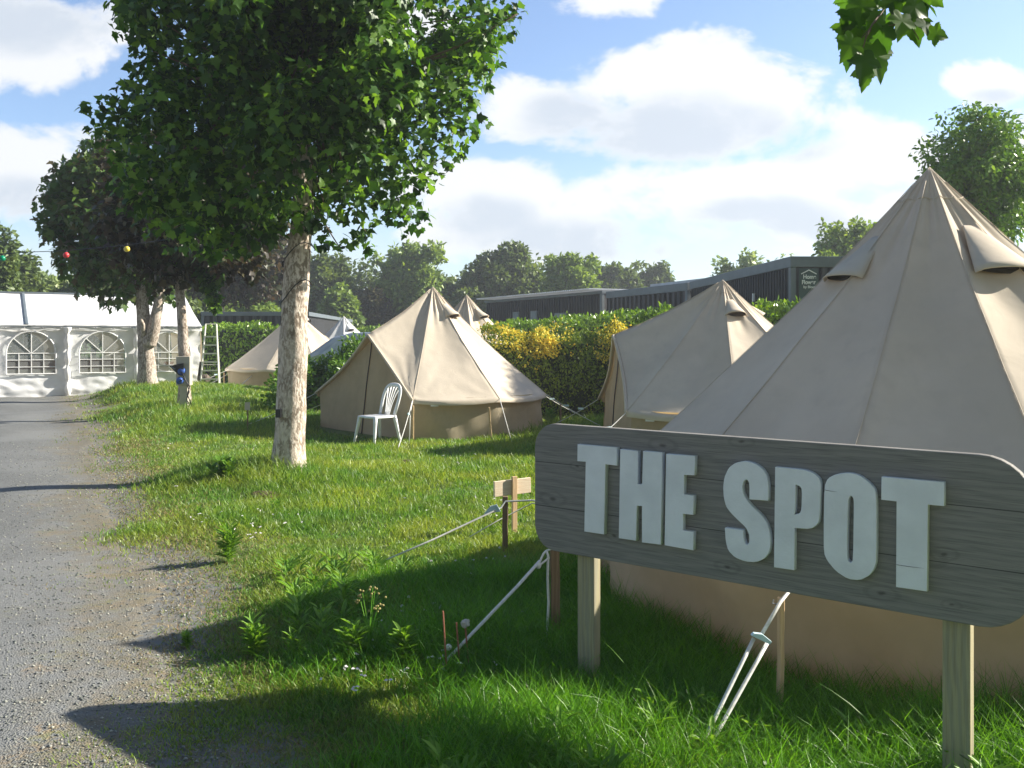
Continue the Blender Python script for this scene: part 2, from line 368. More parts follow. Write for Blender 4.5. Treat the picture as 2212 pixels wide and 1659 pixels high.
def gravel_mat():
    m, t, p, out = new_mat('compacted grey gravel')
    tc = t.new('ShaderNodeTexCoord').outputs['Object']
    vo = t.new('ShaderNodeTexVoronoi'); vo.inputs['Scale'].default_value = 105; t.link(tc, vo.inputs['Vector'])
    sp = t.new('ShaderNodeSeparateColor'); t.link(vo.outputs['Color'], sp.inputs[0])
    cc = t.mix(sp.outputs[0], (.098,.102,.104), (.25,.255,.25))
    cc = t.mix(t.ramp(vo.outputs['Distance'], .35, .75), cc, (.13,.135,.13))
    big = t.noise(tc, .55, 5, .6); cc = t.mix(t.math('MULTIPLY', t.ramp(big, .42, .62), .5), cc, (.23,.235,.23))
    # dry moss and straw, strongest towards the verge
    at = t.new('ShaderNodeAttribute', attribute_name='verge').outputs['Fac']
    ms = t.noise(tc, 2.3, 6, .7); ms2 = t.noise(tc, 28, 3, .6)
    f = t.math('ADD', t.math('MULTIPLY', at, .62), t.math('MULTIPLY', t.math('SUBTRACT', ms, .60), 2.8))
    f = t.math('MULTIPLY', t.ramp(f, .05, .9), t.ramp(t.math('ADD', ms2, t.math('MULTIPLY', at, .12)), .45, .66))
    mcol = t.mix(t.ramp(t.noise(tc, 6, 3), .4, .6), (.30,.21,.11), (.20,.20,.07))
    cc = t.mix(t.math('MULTIPLY', f, .85), cc, mcol)
    dr = t.mix(t.ramp(t.noise(tc, 9, 4, .6), .35, .65), (.165,.135,.085), (.15,.145,.12)); dr = t.mix(t.ramp(t.noise(tc, 60, 2), .55, .7), dr, (.3,.24,.15))
    cc = t.mix(t.math('MULTIPLY', t.ramp(t.math('ADD', at, t.math('MULTIPLY', t.math('SUBTRACT', t.noise(tc, 5, 5, .65), .5), 1.6)), .45, 1.15), .8), cc, dr)
    t.link(cc, p.inputs['Base Color']); p.inputs['Roughness'].default_value = .9; p.inputs['Specular IOR Level'].default_value = .2
    b1 = t.new('ShaderNodeBump'); b1.inputs['Strength'].default_value = .7; b1.inputs['Distance'].default_value = .007
    t.link(t.math('ADD', t.math('MULTIPLY', vo.outputs['Distance'], -1.0), t.noise(tc, 20, 4)), b1.inputs['Height']); t.link(b1.outputs[0], p.inputs['Normal'])
    return m
M['gravel'] = gravel_mat()

# ---------------------------------------------------------------- ground and gravel drive
def axis(lo, hi, c, n, p=2.2):
    t = np.linspace(-1, 1, n); s = np.sign(t)*np.abs(t)**p
    return np.where(s < 0, c+(c-lo)*s, c+(hi-c)*s)
gx = axis(-400, 400, -2, 461, 3.4); gy = axis(-60, 900, 5, 501, 3.2)
XX, YY = np.meshgrid(gx, gy); ZZ = G(XX, YY)-0.0
V = np.stack([XX, YY, ZZ], -1).reshape(-1, 3)
nx, ny = len(gx), len(gy); i = np.arange((nx-1)*(ny-1)); r_, c_ = i//(nx-1), i % (nx-1); b0 = r_*nx+c_
gm = mesh_np('ground', V, np.stack([b0, b0+1, b0+1+nx, b0+nx], 1)); ga = gm.attributes.new('verge', 'FLOAT', 'POINT'); ga.data.foreach_set('value', (1-sstep(V[:, 0]-road_edge(V[:, 1]), .12, .85)).astype(np.float32))
tag(link('ground', gm, M['ground'], smooth=True), kind='structure')
ys = np.concatenate([np.arange(-4, 8, .06), np.arange(8, 27.3, .15)]); nu = 60
ed = road_edge(ys)-.04+np.array([.16*nz(y*2.1, 3)+.10*nz(y*7, 9) for y in ys])
us = np.linspace(0, 1, nu)**1.5
Xg = ed[:, None]-us[None, :]*18.0; Yg = np.repeat(ys[:, None], nu, 1)
Zg = G(Xg, Yg)+.006; Zg[:, 0] -= .012
V = np.stack([Xg, Yg, Zg], -1).reshape(-1, 3); n_ = len(ys); i = np.arange((nu-1)*(n_-1)); r_, c_ = i//(nu-1), i % (nu-1); b0 = r_*nu+c_
me = mesh_np('gravel_drive', V, np.stack([b0, b0+nu, b0+nu+1, b0+1], 1))
at = me.attributes.new('verge', 'FLOAT', 'POINT')
dist = np.clip((Xg-road_edge(Yg))+.0, -9, 9); at.data.foreach_set('value', sstep(dist, -1.5, .05).reshape(-1).astype(np.float32))
tag(link('gravel_drive', me, M['gravel'], smooth=True), kind='structure')

# ---------------------------------------------------------------- bell tents
def azd(a): return Vector((math.sin(a), -math.cos(a), 0))
foot = []      # tent footprints (x, y, r)
def bell_tent(c, door, H=2.5, r=2.05, ez=.62, dz=1.64, dr=1.43, wall_r=None, label='', vents=(), ropes=(), pegr=1.15, mats=('canvas','canvas2'), seed=0, group=None, name='bell_tent', sag=.09, zipper=True, ns=7):
    gz = g1(c[0], c[1]); root = thing(name, (c[0], c[1], gz), label, 'tent', group)
    wall_r = wall_r or r*.955; foot.append((c[0], c[1], wall_r))
    base = Vector((c[0], c[1], gz)); ang = [door+R(40+280/ns*k) for k in range(ns+1)]
    E = [base+azd(a_)*r+Vector((0, 0, ez)) for a_ in ang]; D = base+azd(door)*dr+Vector((0, 0, dz)); A = base+Vector((0, 0, H))
    knots = E+[D]; n = len(knots); m = 16; loop = []; 
    for k in range(n):
        P0, P1 = knots[k], knots[(k+1) % n]; isd = (k >= n-2)
        for j in range(m):
            s = j/m; p = P0.lerp(P1, s); b_ = math.sin(math.pi*s)
            if isd: p = p+Vector((0, 0, -.05*b_))-azd(door)*.05*b_
            else:
                rad = Vector((p.x-base.x, p.y-base.y, 0)).normalized(); p = p+rad*(.075*r/2*b_)+Vector((0, 0, -.035*b_))
            loop.append((p, s, k, isd))
    L = len(loop); T = 44
    def surf(li, t):
        p, s, k, isd = loop[li % L]; q = A.lerp(p, t); b_ = math.sin(math.pi*s); hz = 4*t*(1-t)
        rad = Vector((p.x-base.x, p.y-base.y, 0)).normalized(); nrm = (rad+Vector((0, 0, .9))).normalized()
        off = -(sag*.62+sag*.55*b_)*hz*(1 if not isd else .8)
        # pleats below the apex, pulls at the guy points
        off += (.016 if ns == 7 else .006)*math.sin(s*math.pi*5+k*1.3+seed)*math.exp(-((t-.16)/.16)**2)*b_
        for (cc_, sg) in ((0, 1), (1, -1)):
            ds = abs(s-cc_); dt = 1-t; rr = math.hypot(ds*r*.7, dt*r*1.2)
            if 0 < rr < .9 and t > .3: off += .014*math.sin(math.atan2(dt*1.2, ds*.7+1e-4)*11+k+seed)*math.exp(-rr/.45)*min(1, rr*6)
        off += .012*nz(q.x*1.7+seed, q.y*1.7, q.z*1.7)*hz+.004*nz(q.x*6, q.y*6+seed, q.z*6)
        return q+nrm*off
    V = [surf(i, (.022+.978*(j/T)**.9)) for j in range(T+1) for i in range(L)]
    Fc = [(j*L+i, j*L+(i+1) % L, (j+1)*L+(i+1) % L, (j+1)*L+i) for j in range(T) for i in range(L)]
    mb = MB(); mb.add(V, Fc); topi = len(mb.V); mb.V.append(tuple(A)); mb.Fc += [(i, topi, (i+1) % L) for i in range(L)]
    # valance
    b0 = T*L; bb = len(mb.V)
    for i in range(L):
        p = Vector(V[b0+i]); isd = loop[i][3] or (loop[i][2] == 0 and loop[i][1] == 0 and False)
        rad = Vector((p.x-base.x, p.y-base.y, 0)).normalized(); dd = .055 if not isd else .0
        mb.V.append(tuple(p-Vector((0, 0, dd))-(azd(door)*.04 if isd else rad*.008)))
    mb.Fc += [(b0+i, b0+(i+1) % L, bb+(i+1) % L, bb+i) for i in range(L)]
    me = mb.mesh('canopy')
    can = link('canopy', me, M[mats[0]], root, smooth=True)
    # seams along the ridges
    sm = MB()
    for k in range(n):
        pts = [surf(k*m, .05+.95*j/14)+Vector((0, 0, .004)) for j in range(15)]; sm.tube(pts, .005 if ns == 7 else .0028, 5, flat=.5)
    for k in (n-2, n-1):   # rolled door hems
        pts = [surf(k*m+j, 1.0) for j in range(m+1)]; sm.tube(pts, .022, 6)
    # apex band seam
    sm.tube([surf(i, .10)+Vector((0, 0, .003)) for i in list(range(0, L, 4))+[0]], .005, 4)
    sm.build('seam', M[mats[0]], root, smooth=True)
    # walls
    wb = MB(); pts = []
    for k in range(ns):
        a0, a1 = ang[k], ang[k+1]
        for j in range(18 if k < ns-1 else 19):
            s = j/18; p0 = azd(a0)*wall_r; p1 = azd(a1)*wall_r; q = p0.lerp(p1, s); q = q*(1+.05*math.sin(math.pi*s)*1.0); pts.append((q, s, k))
    HN = 7
    def wallp(i, j):
        q, s, k = pts[i]; h = j/HN; rd = q.normalized(); b_ = math.sin(math.pi*s)
        o = ((.045 if ns == 7 else .13)*nz(i*.11+h*1.6+seed, h*.8, 3)+.02*math.sin(i*.9+h*4+seed)*(1-h)*b_-.05*b_*math.sin(math.pi*h)*.6)
        x = base+q+rd*o; gz2 = g1(x.x, x.y)-.02
        return Vector((x.x, x.y, gz2*(1-h)+(base.z+ez+.03)*h))
    V = [wallp(i, j) for j in range(HN+1) for i in range(len(pts))]; W = len(pts)
    wb.add(V, [(j*W+i, j*W+i+1, (j+1)*W+i+1, (j+1)*W+i) for j in range(HN) for i in range(W-1)])
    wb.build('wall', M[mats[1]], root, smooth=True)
    # door panel
    e0 = azd(door-R(40))*wall_r; e1 = azd(door+R(40))*wall_r; Dl = azd(door)*(dr-.10)
    def doorp(u, v):
        uu = u*2-1; bs = e0.lerp(e1, u)+azd(door)*.05*(1-abs(uu)); tp = (e0 if uu < 0 else e1).lerp(Dl, 1-abs(uu))
        h = (ez+.0)+(dz-.07-ez)*(1-abs(uu)); q = bs.lerp(tp, v); z = h*v
        o = .03*nz(uu*2.5+seed, v*2, 7)+.012*math.sin(uu*9+v*3)
        q = q+azd(door)*o; return base+Vector((q.x, q.y, z-.02*(1-v)))
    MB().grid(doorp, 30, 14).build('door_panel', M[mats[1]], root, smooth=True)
    if zipper:
        MB().tube([doorp(.5, v/10)+azd(door)*.012 for v in range(11)], .009, 5).build('zip', M['black'], root)
    # vents
    for (va, vt, vs) in vents:
        # find loop index nearest azimuth
        best = min(range(L), key=lambda i: abs((math.atan2(loop[i][0].x-base.x, -(loop[i][0].y-base.y))-va+math.pi) % (2*math.pi)-math.pi))
        pc = surf(best, vt); ax = (surf(best, vt+.05)-surf(best, vt-.05)).normalized(); rd = azd(va); sd = Vector((0, 0, 1)).cross(rd).normalized(); nr = sd.cross(ax); nr = nr if nr.dot(rd) > 0 else -nr
        hw, hl, hh = .155*vs, .32*vs, (.12 if ns == 7 else .06)*vs
        def vp(u, v, k=1.0):
            uu = u*2-1; wdt = hw*(.25+.75*v); return pc+ax*(hl*(v-1)-.03*vs*(1-uu*uu)*0+.05*vs*(uu*uu-1)*-1*v*.5)+sd*uu*wdt+nr*(.008+hh*v*k*max(0, 1-uu*uu)**.6)
        vo = MB().grid(lambda u, v: vp(u, v), 14, 8).build('vent_hood', M[mats[0]], root, smooth=True)
        md = vo.modifiers.new('solid', 'SOLIDIFY'); md.thickness = .008
        dk = MB(); dk.add([vp(j/14, .93) for j in range(15)]+[vp(1-j/14, .93, .02) for j in range(15)], [tuple(range(30))]); link('vent_dark', dk.mesh('vent_dark'), M['dark'], vo)  # dark sheet stands in for the shaded inside of the vent
    # guy ropes
    for k, a_ in enumerate(ang):
        if k not in ropes: continue
        e = E[k]; pg = base+azd(a_)*(r+pegr); pg.z = g1(pg.x, pg.y)+.03
        rp = MB().tube([e.lerp(pg, j/6)-Vector((0, 0, .03*math.sin(math.pi*j/6))) for j in range(7)], .006, 5); q = e.lerp(pg, .3)
        ro = rp.build('guy_rope', M['rope'], root)
        rn = MB().box(q, (.02, .10, .03), rz=a_).build('rope_runner', M['plastic_runner'], ro)
        MB().tube([pg+Vector((0, 0, .05)), pg-Vector((0, 0, .1))], .008, 6).build('peg', M['peg'], ro)
    return root, E, D
TG = 'beige bell tents of the camp'
T1, E1, D1 = bell_tent((-1.4, 16.4), R(-44), label='sunlit beige bell tent behind the white plastic chair, closed door facing left', vents=((R(48), .27, 1.0), (R(-110), .27, 1.0), (R(150), .27, 1)), ropes=(0, 2, 3, 4, 5, 6, 7), seed=1, group=TG)
T2, E2, D2 = bell_tent((3.1, 13.6), R(-88), H=2.46, r=2.16, dr=1.62, label='beige bell tent just above the sign, its arched vent facing the camera', vents=((R(6), .27, 1.05), (R(95), .27, 1)), ropes=(0, 2, 3, 5, 7), seed=2, group=TG)
T3X, T3Y = 2.706, 6.0
g3 = g1(T3X, T3Y)
T3, E3, D3 = bell_tent((T3X, T3Y), R(116), H=2.71-g3, r=2.17, ez=.76, dz=1.7, dr=1.6, wall_r=2.09, label='largest beige bell tent, close behind the wooden sign, two vent hoods', vents=((R(-73), .33, 1.2), (R(13), .33, 1.35)), ropes=(), seed=3, group=TG, sag=.085, ns=10)
T6, E6, D6 = bell_tent((-1.06, 21.6), R(-150), H=2.59, label='beige bell tent peak showing between the front tent and the dark cabins', vents=((R(52), .27, 1), (R(-40), .27, 1)), seed=4, group=TG)
T4, E4, D4 = bell_tent((-7.0, 30.0), R(150), H=2.45, r=2.25, label='beige bell tent partly hidden behind the nearest tree trunk', ropes=(3,), pegr=1.4, seed=5, group=TG, vents=((R(140), .27, 1),))
T5, E5, D5 = bell_tent((5.0, 9.75), R(100), H=2.55, label='beige bell tent whose tip shows at the right picture edge', seed=6, group=TG)
T7, E7, D7 = bell_tent((-6.9, 38.0), R(170), H=2.5, label='small white bell tent in front of the pale ribbed roof', vents=((R(40), .3, 1.2),), mats=('whitecanvas','whitecanvas'), seed=7, group='white tents', zipper=False)

# care label tabs on valances
for (root, E, k0, k1) in ((T1, E1, 0, 1), (T2, E2, 0, 1)):
    p = E[k0].lerp(E[k1], .25 if root is T1 else .22); p = p+Vector((0, -.035, -.075)); d = (E[k1]-E[k0]); MB().box(p, (.12, .006, .045), rz=math.atan2(d.y, d.x)).build('care_tag', M['whitepaint'], root)

# ---------------------------------------------------------------- ropes, stakes of the front tent
def stake(p0, top, wd, th, label, m='stake', rz=0, lean=(0, 0)):
    z0 = g1(*p0); o = thing('wooden_stake', (p0[0], p0[1], z0), label, 'stake', 'stakes holding the guy ropes')
    mb = MB()
    n = 8; V = []; rr = random.Random(int(p0[0]*100))
    for j in range(n+1):
        t = j/n; z = -.15+(top-z0+.15)*t; k = (.55+.45*min(1, t*3))
        cx = lean[0]*t+rr.uniform(-1, 1)*.002; cy = lean[1]*t
        for sx, sy in ((-1,-1), (1,-1), (1,1), (-1,1)): V.append(Vector((cx+sx*wd/2*k*rr.uniform(.96, 1.04), cy+sy*th/2*k, z)))
    for v in V:
        x, y = v.x, v.y; v.x = x*math.cos(rz)-y*math.sin(rz); v.y = x*math.sin(rz)+y*math.cos(rz)
    Fc = [(0,1,2,3)[::-1], (n*4, n*4+1, n*4+2, n*4+3)]+[(j*4+q, j*4+(q+1) % 4, (j+1)*4+(q+1) % 4, (j+1)*4+q) for j in range(n) for q in range(4)]
    mb.add(V, Fc); bevel(mb.build('shaft', M[m], o, local=True), .003, 1)
    return o
def rope_obj(pts, r, parent, name='guy_rope'): return MB().tube(pts, r, 7).build(name, M['rope'], parent, smooth=True)
# left, farther rope
Ea = E3[7]+Vector((0, 0, -.02))
p2 = AT(1090, 1072, 6.9); stake((XD(1091, 6.9), 6.9), p2.z, .042, .035, 'thin dark stake left of the sign beside the fresh wooden marker')
run = AT(1083, 1096, 6.86); peg = AT(782, 1232, 6.37); 
ro = rope_obj([Ea, AT(1150, 1081, 6.92), AT(1092, 1083, 6.88), run, run.lerp(peg, .5)-Vector((0,0,.01)), peg], .007, T3)
MB().add if False else None
rb = MB(); rb.prism([(-.085, 0), (-.02, .035), (.03, .03), (.04, -.03), (0, -.02)], -.006, .006); rme = rb.mesh('rope_runner'); rme.transform(Matrix.Translation(AT(1068, 1101, 6.84)) @ Matrix.Rotation(R(-22), 4, 'Y')); link('rope_runner', rme, M['plastic_runner'], ro)
MB().tube([peg+Vector((0,0,.03)), peg-Vector((.02,0,.12))], .006, 6).build('peg', M['peg'], ro)
rope_obj([Ea+Vector((.3,.5,0)), AT(1150, 1087, 7.6), AT(1080, 1122, 7.5), AT(1000, 1168, 7.3)], .005, T3)
# middle rope
d3 = 4.95; p3 = AT(1199, 1180, d3); stake((XD(1203, d3), d3), p3.z, .048, .04, 'rough brown stake under the left end of the sign', lean=(-.012, 0))
runm = AT(1180, 1190, d3-.05); pegm = AT(938, 1428, 4.42)
pegm.z = g1(pegm.x, pegm.y)+.03
ro = rope_obj([E3[5], AT(1200, 1182, d3-.03), runm], .006, T3)
ro2 = rope_obj([AT(1166, 1212, d3-.08)]+[AT(1160, 1222, d3-.09).lerp(pegm, j/5) for j in range(1, 6)], .0085, T3)
MB().tube([runm, AT(1174, 1196, d3-.06), AT(1162, 1222, d3-.08)], .006, 6).build('rope_end', M['rope'], ro)
MB().tube([runm, AT(1186, 1205, d3-.06), AT(1164, 1222, d3-.09)], .006, 6).build('rope_end', M['rope'], ro)
MB().sphere(AT(1163, 1222, d3-.09), .016, 6).build('rope_knot', M['rope'], ro)
MB().tube([runm, AT(1184, 1200, d3-.06), AT(1183, 1250, d3-.06), AT(1185, 1300, d3-.05), AT(1182, 1360, d3-.05), AT(1178, 1420, d3-.05)], .007, 6).build('rope_end', M['rope'], ro, smooth=True)
MB().sphere(AT(969, 1398, 4.47), .016, 6).build('rope_knot', M['rope'], ro2)
MB().tube([pegm+Vector((0,0,.03)), pegm-Vector((.02,0,.12))], .006, 6).build('peg', M['peg'], ro2)
# right rope below the sign
d4 = 4.08; p4 = AT(1686, 1292, d4); stake((XD(1683, d4), d4), p4.z, .02, .05, 'thin honey coloured stake under the middle of the sign', m='newstake', lean=(.01, 0))
pa = AT(1711, 1270, 4.14); pb = AT(1686, 1300, d4-.04); rn = AT(1642, 1376, 3.95); pg4 = AT(1500, 1640, 3.62); pg4.z = g1(pg4.x, pg4.y)+.02
ro = rope_obj([E3[4], pa, pb, rn], .0085, T3)
l_, r2 = AT(1628, 1380, 3.93), AT(1659, 1386, 3.95)
rope_obj([l_]+[l_.lerp(pg4, j/5) for j in range(1, 6)], .0085, T3); rope_obj([r2]+[r2.lerp(pg4+Vector((.03,0,0)), j/5) for j in range(1, 6)], .0085, T3)
rb = MB(); rb.prism([(-.04, .012), (-.03, .022), (.005, .018), (.045, -.014), (.035, -.024), (-.005, -.004)], -.012, .012); rme = rb.mesh('rope_runner'); rme.transform(Matrix.Translation(AT(1643, 1378, 3.92))); link('rope_runner', rme, M['plastic_runner'], ro)
MB().tube([pb+Vector((-.03, 0, .01)), pb+Vector((-.035,0,-.006)), pb+Vector((-.018,0,-.01)), pb], .003, 5).build('ring', M['peg'], ro)
MB().tube([pg4+Vector((0,0,.03)), pg4-Vector((.02,0,.12))], .006, 6).build('peg', M['peg'], ro)
# stakes in front of tent 1 and tent 2, rope at the door corner
for (px, yt, d, lab, m, ln) in ((892, 876, 14.25, 'brown stake under the door corner of the sunlit tent, by the plastic chair', 'newstake', 0), (1056, 880, 14.45, 'slanting stake under the front eave of the sunlit tent', 'newstake', -.05),
                  (1183+28, 872, 15.6, 'short grey stake right of the sunlit tent eave', 'stake', 0)):
    t_ = AT(px, yt, d); stake((t_.x-ln, d), t_.z, .03, .03, lab, m=m, lean=(ln, 0))
e = E1[0]; pk = AT(884, 958, 14.0); pk.z = g1(pk.x, pk.y)+.02
ro = rope_obj([e, e.lerp(pk, .3)+Vector((-.02,0,0)), pk], .008, T1); MB().tube([pk, pk-Vector((0,0,.1))], .008, 6).build('peg', M['peg'], ro)
e = E1[1]; pk = AT(1105, 950, 14.1); pk.z = g1(pk.x, pk.y)+.02
ro = rope_obj([e, pk], .006, T1); MB().tube([pk, pk-Vector((0,0,.1))], .008, 6).build('peg', M['peg'], ro)
for (px, py, d, lab) in ((421, 803, 28.5, 'x'),): pass
# tent 4 ropes (behind the trunk)
for (e_, a_, st) in ((AT(503, 801, 29.3), AT(448, 832, 28.2), AT(484, 806, 29.2)), (AT(548, 808, 28.2), AT(501, 846, 27.2), None)):
    ro = rope_obj([e_, e_.lerp(a_, .5)-Vector((0,0,.02)), a_], .013, T4); MB().tube([a_, a_-Vector((0,0,.1))], .01, 6).build('peg', M['peg'], ro)
for (px, yt, d, lab) in ((484, 805, 29.2, 'pale stake left of the partly hidden beige tent'), (546, 809, 28.2, 'leaning pale stake in front of the partly hidden beige tent')):
    t_ = AT(px, yt, d); stake((t_.x, d), t_.z, .035, .035, lab, m='newstake', lean=(.06 if px > 500 else 0, 0))

# ---------------------------------------------------------------- wooden sign
KS = .94; SX, SY, TH = .117*KS, 4.76*KS, R(-38.75); U = Vector((.78, -.626, 0)); Vv = Vector((.626, .78, 0))
sign = thing('wooden_sign', (SX, SY, 0), 'long weathered grey plank sign reading THE SPOT in raised pale letters', 'sign', rz=TH)
def rrect(x0, x1, z0, z1, rl, rr):
    P = []
    for (cx, cz, r, a0) in ((x0+rl, z0+rl, rl, 180), (x1-rr, z0+rr, rr, 270), (x1-rr, z1-rr, rr, 0), (x0+rl, z1-rl, rl, 90)):
        for j in range(9): an = R(a0+90*j/8); P.append((cx+r*math.cos(an), cz+r*math.sin(an)))
    return P
bo = MB().prism(rrect(0, 2.275*KS, EYE-1.078*KS, EYE-.435*KS, .125*KS, .19*KS), 0, .042).build('board', M['board'], sign, local=True); bevel(bo, .004, 2)
def pl(px, py):
    b0 = Vector((SX, SY, 0))-Vv*.026; p = (px-CX)/F; t = (p*b0.y-b0.x)/(U.x-p*U.y); d = b0.y+U.y*t
    return (t, EYE-(py-HOR)/F*d)
R1 = lambda x, y: pl(1152.1+.2083*x, 898.6+.2083*y)
R2 = lambda x, y: pl(1543.8+.25*x, 956.2+.25*y)
def letter(outl, fn, holes=(), smooth_=False):
    cu = bpy.data.curves.new('letter', 'CURVE'); cu.dimensions = '2D'; cu.fill_mode = 'BOTH'; cu.extrude = .0115; cu.bevel_depth = .0015; cu.bevel_resolution = 1
    for k, poly in enumerate([outl]+list(holes)):
        pts = [fn(*p) for p in poly]
        if smooth_ and len(pts) > 4:
            if smooth_ == 2:   # chaikin corner cutting except marked sharp points handled by density
                q = []
                for i in range(len(pts)):
                    a_, b_ = pts[i], pts[(i+1) % len(pts)]; q += [(a_[0]*.8+b_[0]*.2, a_[1]*.8+b_[1]*.2), (a_[0]*.2+b_[0]*.8, a_[1]*.2+b_[1]*.8)]
                pts = q
        sp = cu.splines.new('POLY'); sp.points.add(len(pts)-1); sp.use_cyclic_u = True
        for i, p in enumerate(pts): sp.points[i].co = (p[0], p[1], 0, 1)
    tmp = bpy.data.objects.new('tmp', cu); col.objects.link(tmp); dg = bpy.context.evaluated_depsgraph_get()
    me = bpy.data.meshes.new_from_object(tmp.evaluated_get(dg)); bpy.data.objects.remove(tmp); bpy.data.curves.remove(cu)
    me.transform(Matrix.Translation((0, -.013, 0)) @ Matrix.Rotation(R(90), 4, 'X')); me.name = 'letter'; me.materials.clear()
    return link('letter', me, M['letter'], sign, local=True)
letter([(460,297),(862,330),(862,512),(745,498),(730,1226),(530,1195),(545,472),(458,465)], R1)
letter([(903,348),(1083,367),(1078,710),(1130,712),(1140,367),(1333,382),(1318,1332),(1128,1308),(1128,932),(1070,928),(1062,1290),(888,1265)], R1)
letter([(1380,398),(1672,418),(1668,612),(1560,608),(1557,815),(1660,828),(1655,1022),(1550,1012),(1548,1190),(1658,1203),(1655,1390),(1363,1338)], R1)
letter([(460,500),(459,499),(302,488),(301,487),(303,430),(302,380),(298,338),(275,312),(248,330),(234,380),(240,430),(268,490),(325,560),(395,620),(445,690),(472,770),(480,860),(470,940),(430,1000),(355,1032),(265,1025),(175,990),(118,930),(97,850),(90,739),(91,738),(241,757),(243,758),(247,830),(262,875),(285,888),(300,862),(302,840),(299,790),(270,730),(210,675),(140,605),(100,550),(80,470),(75,380),(86,300),(122,220),(180,177),(260,161),(340,180),(408,225),(448,290),(463,370)], R2, smooth_=2)
letter([(525,213),(526,213),(770,235),(850,265),(900,310),(915,360),(905,640),(890,700),(830,745),(690,735),(689,736),(685,1099),(684,1100),(516,1075),(515,1074)], R2, [[(697,360),(698,360),(740,375),(757,410),(752,580),(735,615),(691,625),(690,624)]], 2)
letter([(945,700),(950,380),(980,310),(1050,275),(1160,262),(1250,285),(1330,345),(1380,400),(1395,480),(1395,1020),(1370,1100),(1330,1150),(1250,1187),(1150,1175),(1050,1110),(975,1020),(945,950)], R2, [[(1150,500),(1165,462),(1185,455),(1205,490),(1205,600),(1198,1010),(1185,1040),(1160,1035),(1140,1000),(1142,800)]], 2)
letter([(1445,298),(1980,345),(1980,545),(1840,533),(1832,1283),(1570,1245),(1575,505),(1442,490)], R2)
for (t0, t1, dep) in ((.234*KS, .334*KS, .055), (1.945*KS, 2.045*KS, .055)):
    pm = MB().box(((t0+t1)/2, .0435+dep/2, .38), (t1-t0, dep, 1.2)); p_ = pm.build('post', M['post'], sign, local=True); bevel(p_, .004, 2)

# knots in the boards, at the places the sign has them
bt = NT(M['board'].node_tree); bp = bt.n['Principled BSDF']; src = bp.inputs['Base Color'].links[0].from_socket; tcb = bt.new('ShaderNodeTexCoord').outputs['Object']; sb = bt.new('ShaderNodeSeparateXYZ'); bt.link(tcb, sb.inputs[0]); kn = None
wob = bt.math('MULTIPLY', bt.math('SUBTRACT', bt.noise(tcb, 9, 3), .5), .03)
for (kx, ky, kr) in ((1187,1080,.022),(1425,963,.02),(1596,955,.016),(1240,1008,.012),(1985,1205,.024),(2035,1200,.014),(2052,1310,.01),(1900,1285,.018),(1565,1227,.016),(2000,1090,.012),(1320,1160,.014)):
    tx, tz = pl(kx, ky); dx_ = bt.math('MULTIPLY', bt.math('SUBTRACT', sb.outputs[0], tx), .45); dz_ = bt.math('ADD', bt.math('SUBTRACT', sb.outputs[2], tz), wob); r_k = bt.math('SQRT', bt.math('ADD', bt.math('MULTIPLY', dx_, dx_), bt.math('MULTIPLY', dz_, dz_)))
    q = bt.math('MAXIMUM', bt.ramp(r_k, kr*.6, kr*.1), bt.math('MULTIPLY', bt.ramp(bt.math('ABSOLUTE', bt.math('SUBTRACT', r_k, kr*1.5)), kr*.4, kr*.1), .25)); kn = q if kn is None else bt.math('MAXIMUM', kn, q)
bt.link(bt.mix(bt.math('MULTIPLY', kn, .6), src, (.035,.028,.022)), bp.inputs['Base Color'])
# hairline cracks across the O and the last T
for (x0, y0, x1, y1) in ((948,408,1055,424),(1572,1054,1812,1086)):
    a0 = R2(x0, y0); a1 = R2(x1, y1); MB().tube([(a0[0], -.0268, a0[1]), ((a0[0]+a1[0])/2, -.0268, (a0[1]+a1[1])/2-.001), (a1[0], -.0268, a1[1])], [.0022, .002, .0004], 4, flat=.4).build('crack', M['black'], sign, local=True)
# small fresh wooden marker
mk = AT(1111, 1140, 7.6); zg = g1(mk.x, 7.6)
mkr = thing('wooden_marker', (mk.x, 7.6, zg), 'T shaped fresh wooden marker in the grass left of the sign', 'marker', rz=R(30))
kk = 7.6/F; ztop = EYE-(1037-HOR)*kk-zg
bevel(MB().box((0, -.0, (ztop+.02)/2-.05), (.045, .022, ztop+.14)).build('shaft', M['newstake'], mkr, local=True), .002, 1)
bevel(MB().box((-.005, .0235, ztop-.06), (.345, .022, .125), ry=R(-1.5)).build('plank', M['newwood'], mkr, local=True), .002, 1)

# ---------------------------------------------------------------- plastic chair
ch = thing('plastic_chair', (XD(815, 14.1), 14.1, g1(XD(815, 14.1), 14.1)+.0), 'white moulded plastic garden chair on the grass in front of the sunlit tent', 'chair', rz=R(-44))
for sx in (-1, 1):
    for sy in (-1, 1):
        mb = MB(); top = Vector((sx*.19, sy*.18, .42)); bot = Vector((sx*.25, sy*.25, 0)); V = []
        for j in range(5):
            t = j/4; c_ = top.lerp(bot, t); wd = .032*(1-t)+.017*t
            for an in range(8): V.append(c_+Vector((math.cos(an*math.pi/4)*wd*1.1, math.sin(an*math.pi/4)*wd, 0)))
        mb.add(V, [tuple(range(8)), tuple(range(39, 31, -1))]+[(j*8+q, j*8+(q+1) % 8, (j+1)*8+(q+1) % 8, (j+1)*8+q) for j in range(4) for q in range(8)])
        mb.build('leg', M['white_plastic'], ch, smooth=True, local=True)
def seatp(u, v):
    x = (u*2-1); y = (v*2-1); e_ = max(abs(x), abs(y)); s_ = 1-.08*max(0, (x*x*y*y)); return Vector((x*.225*s_, y*.22*s_, .43-.012*(1-x*x)*(1-y*y)-.025*max(0, e_-.85)/.15*(1 if y < .9 else .3)))
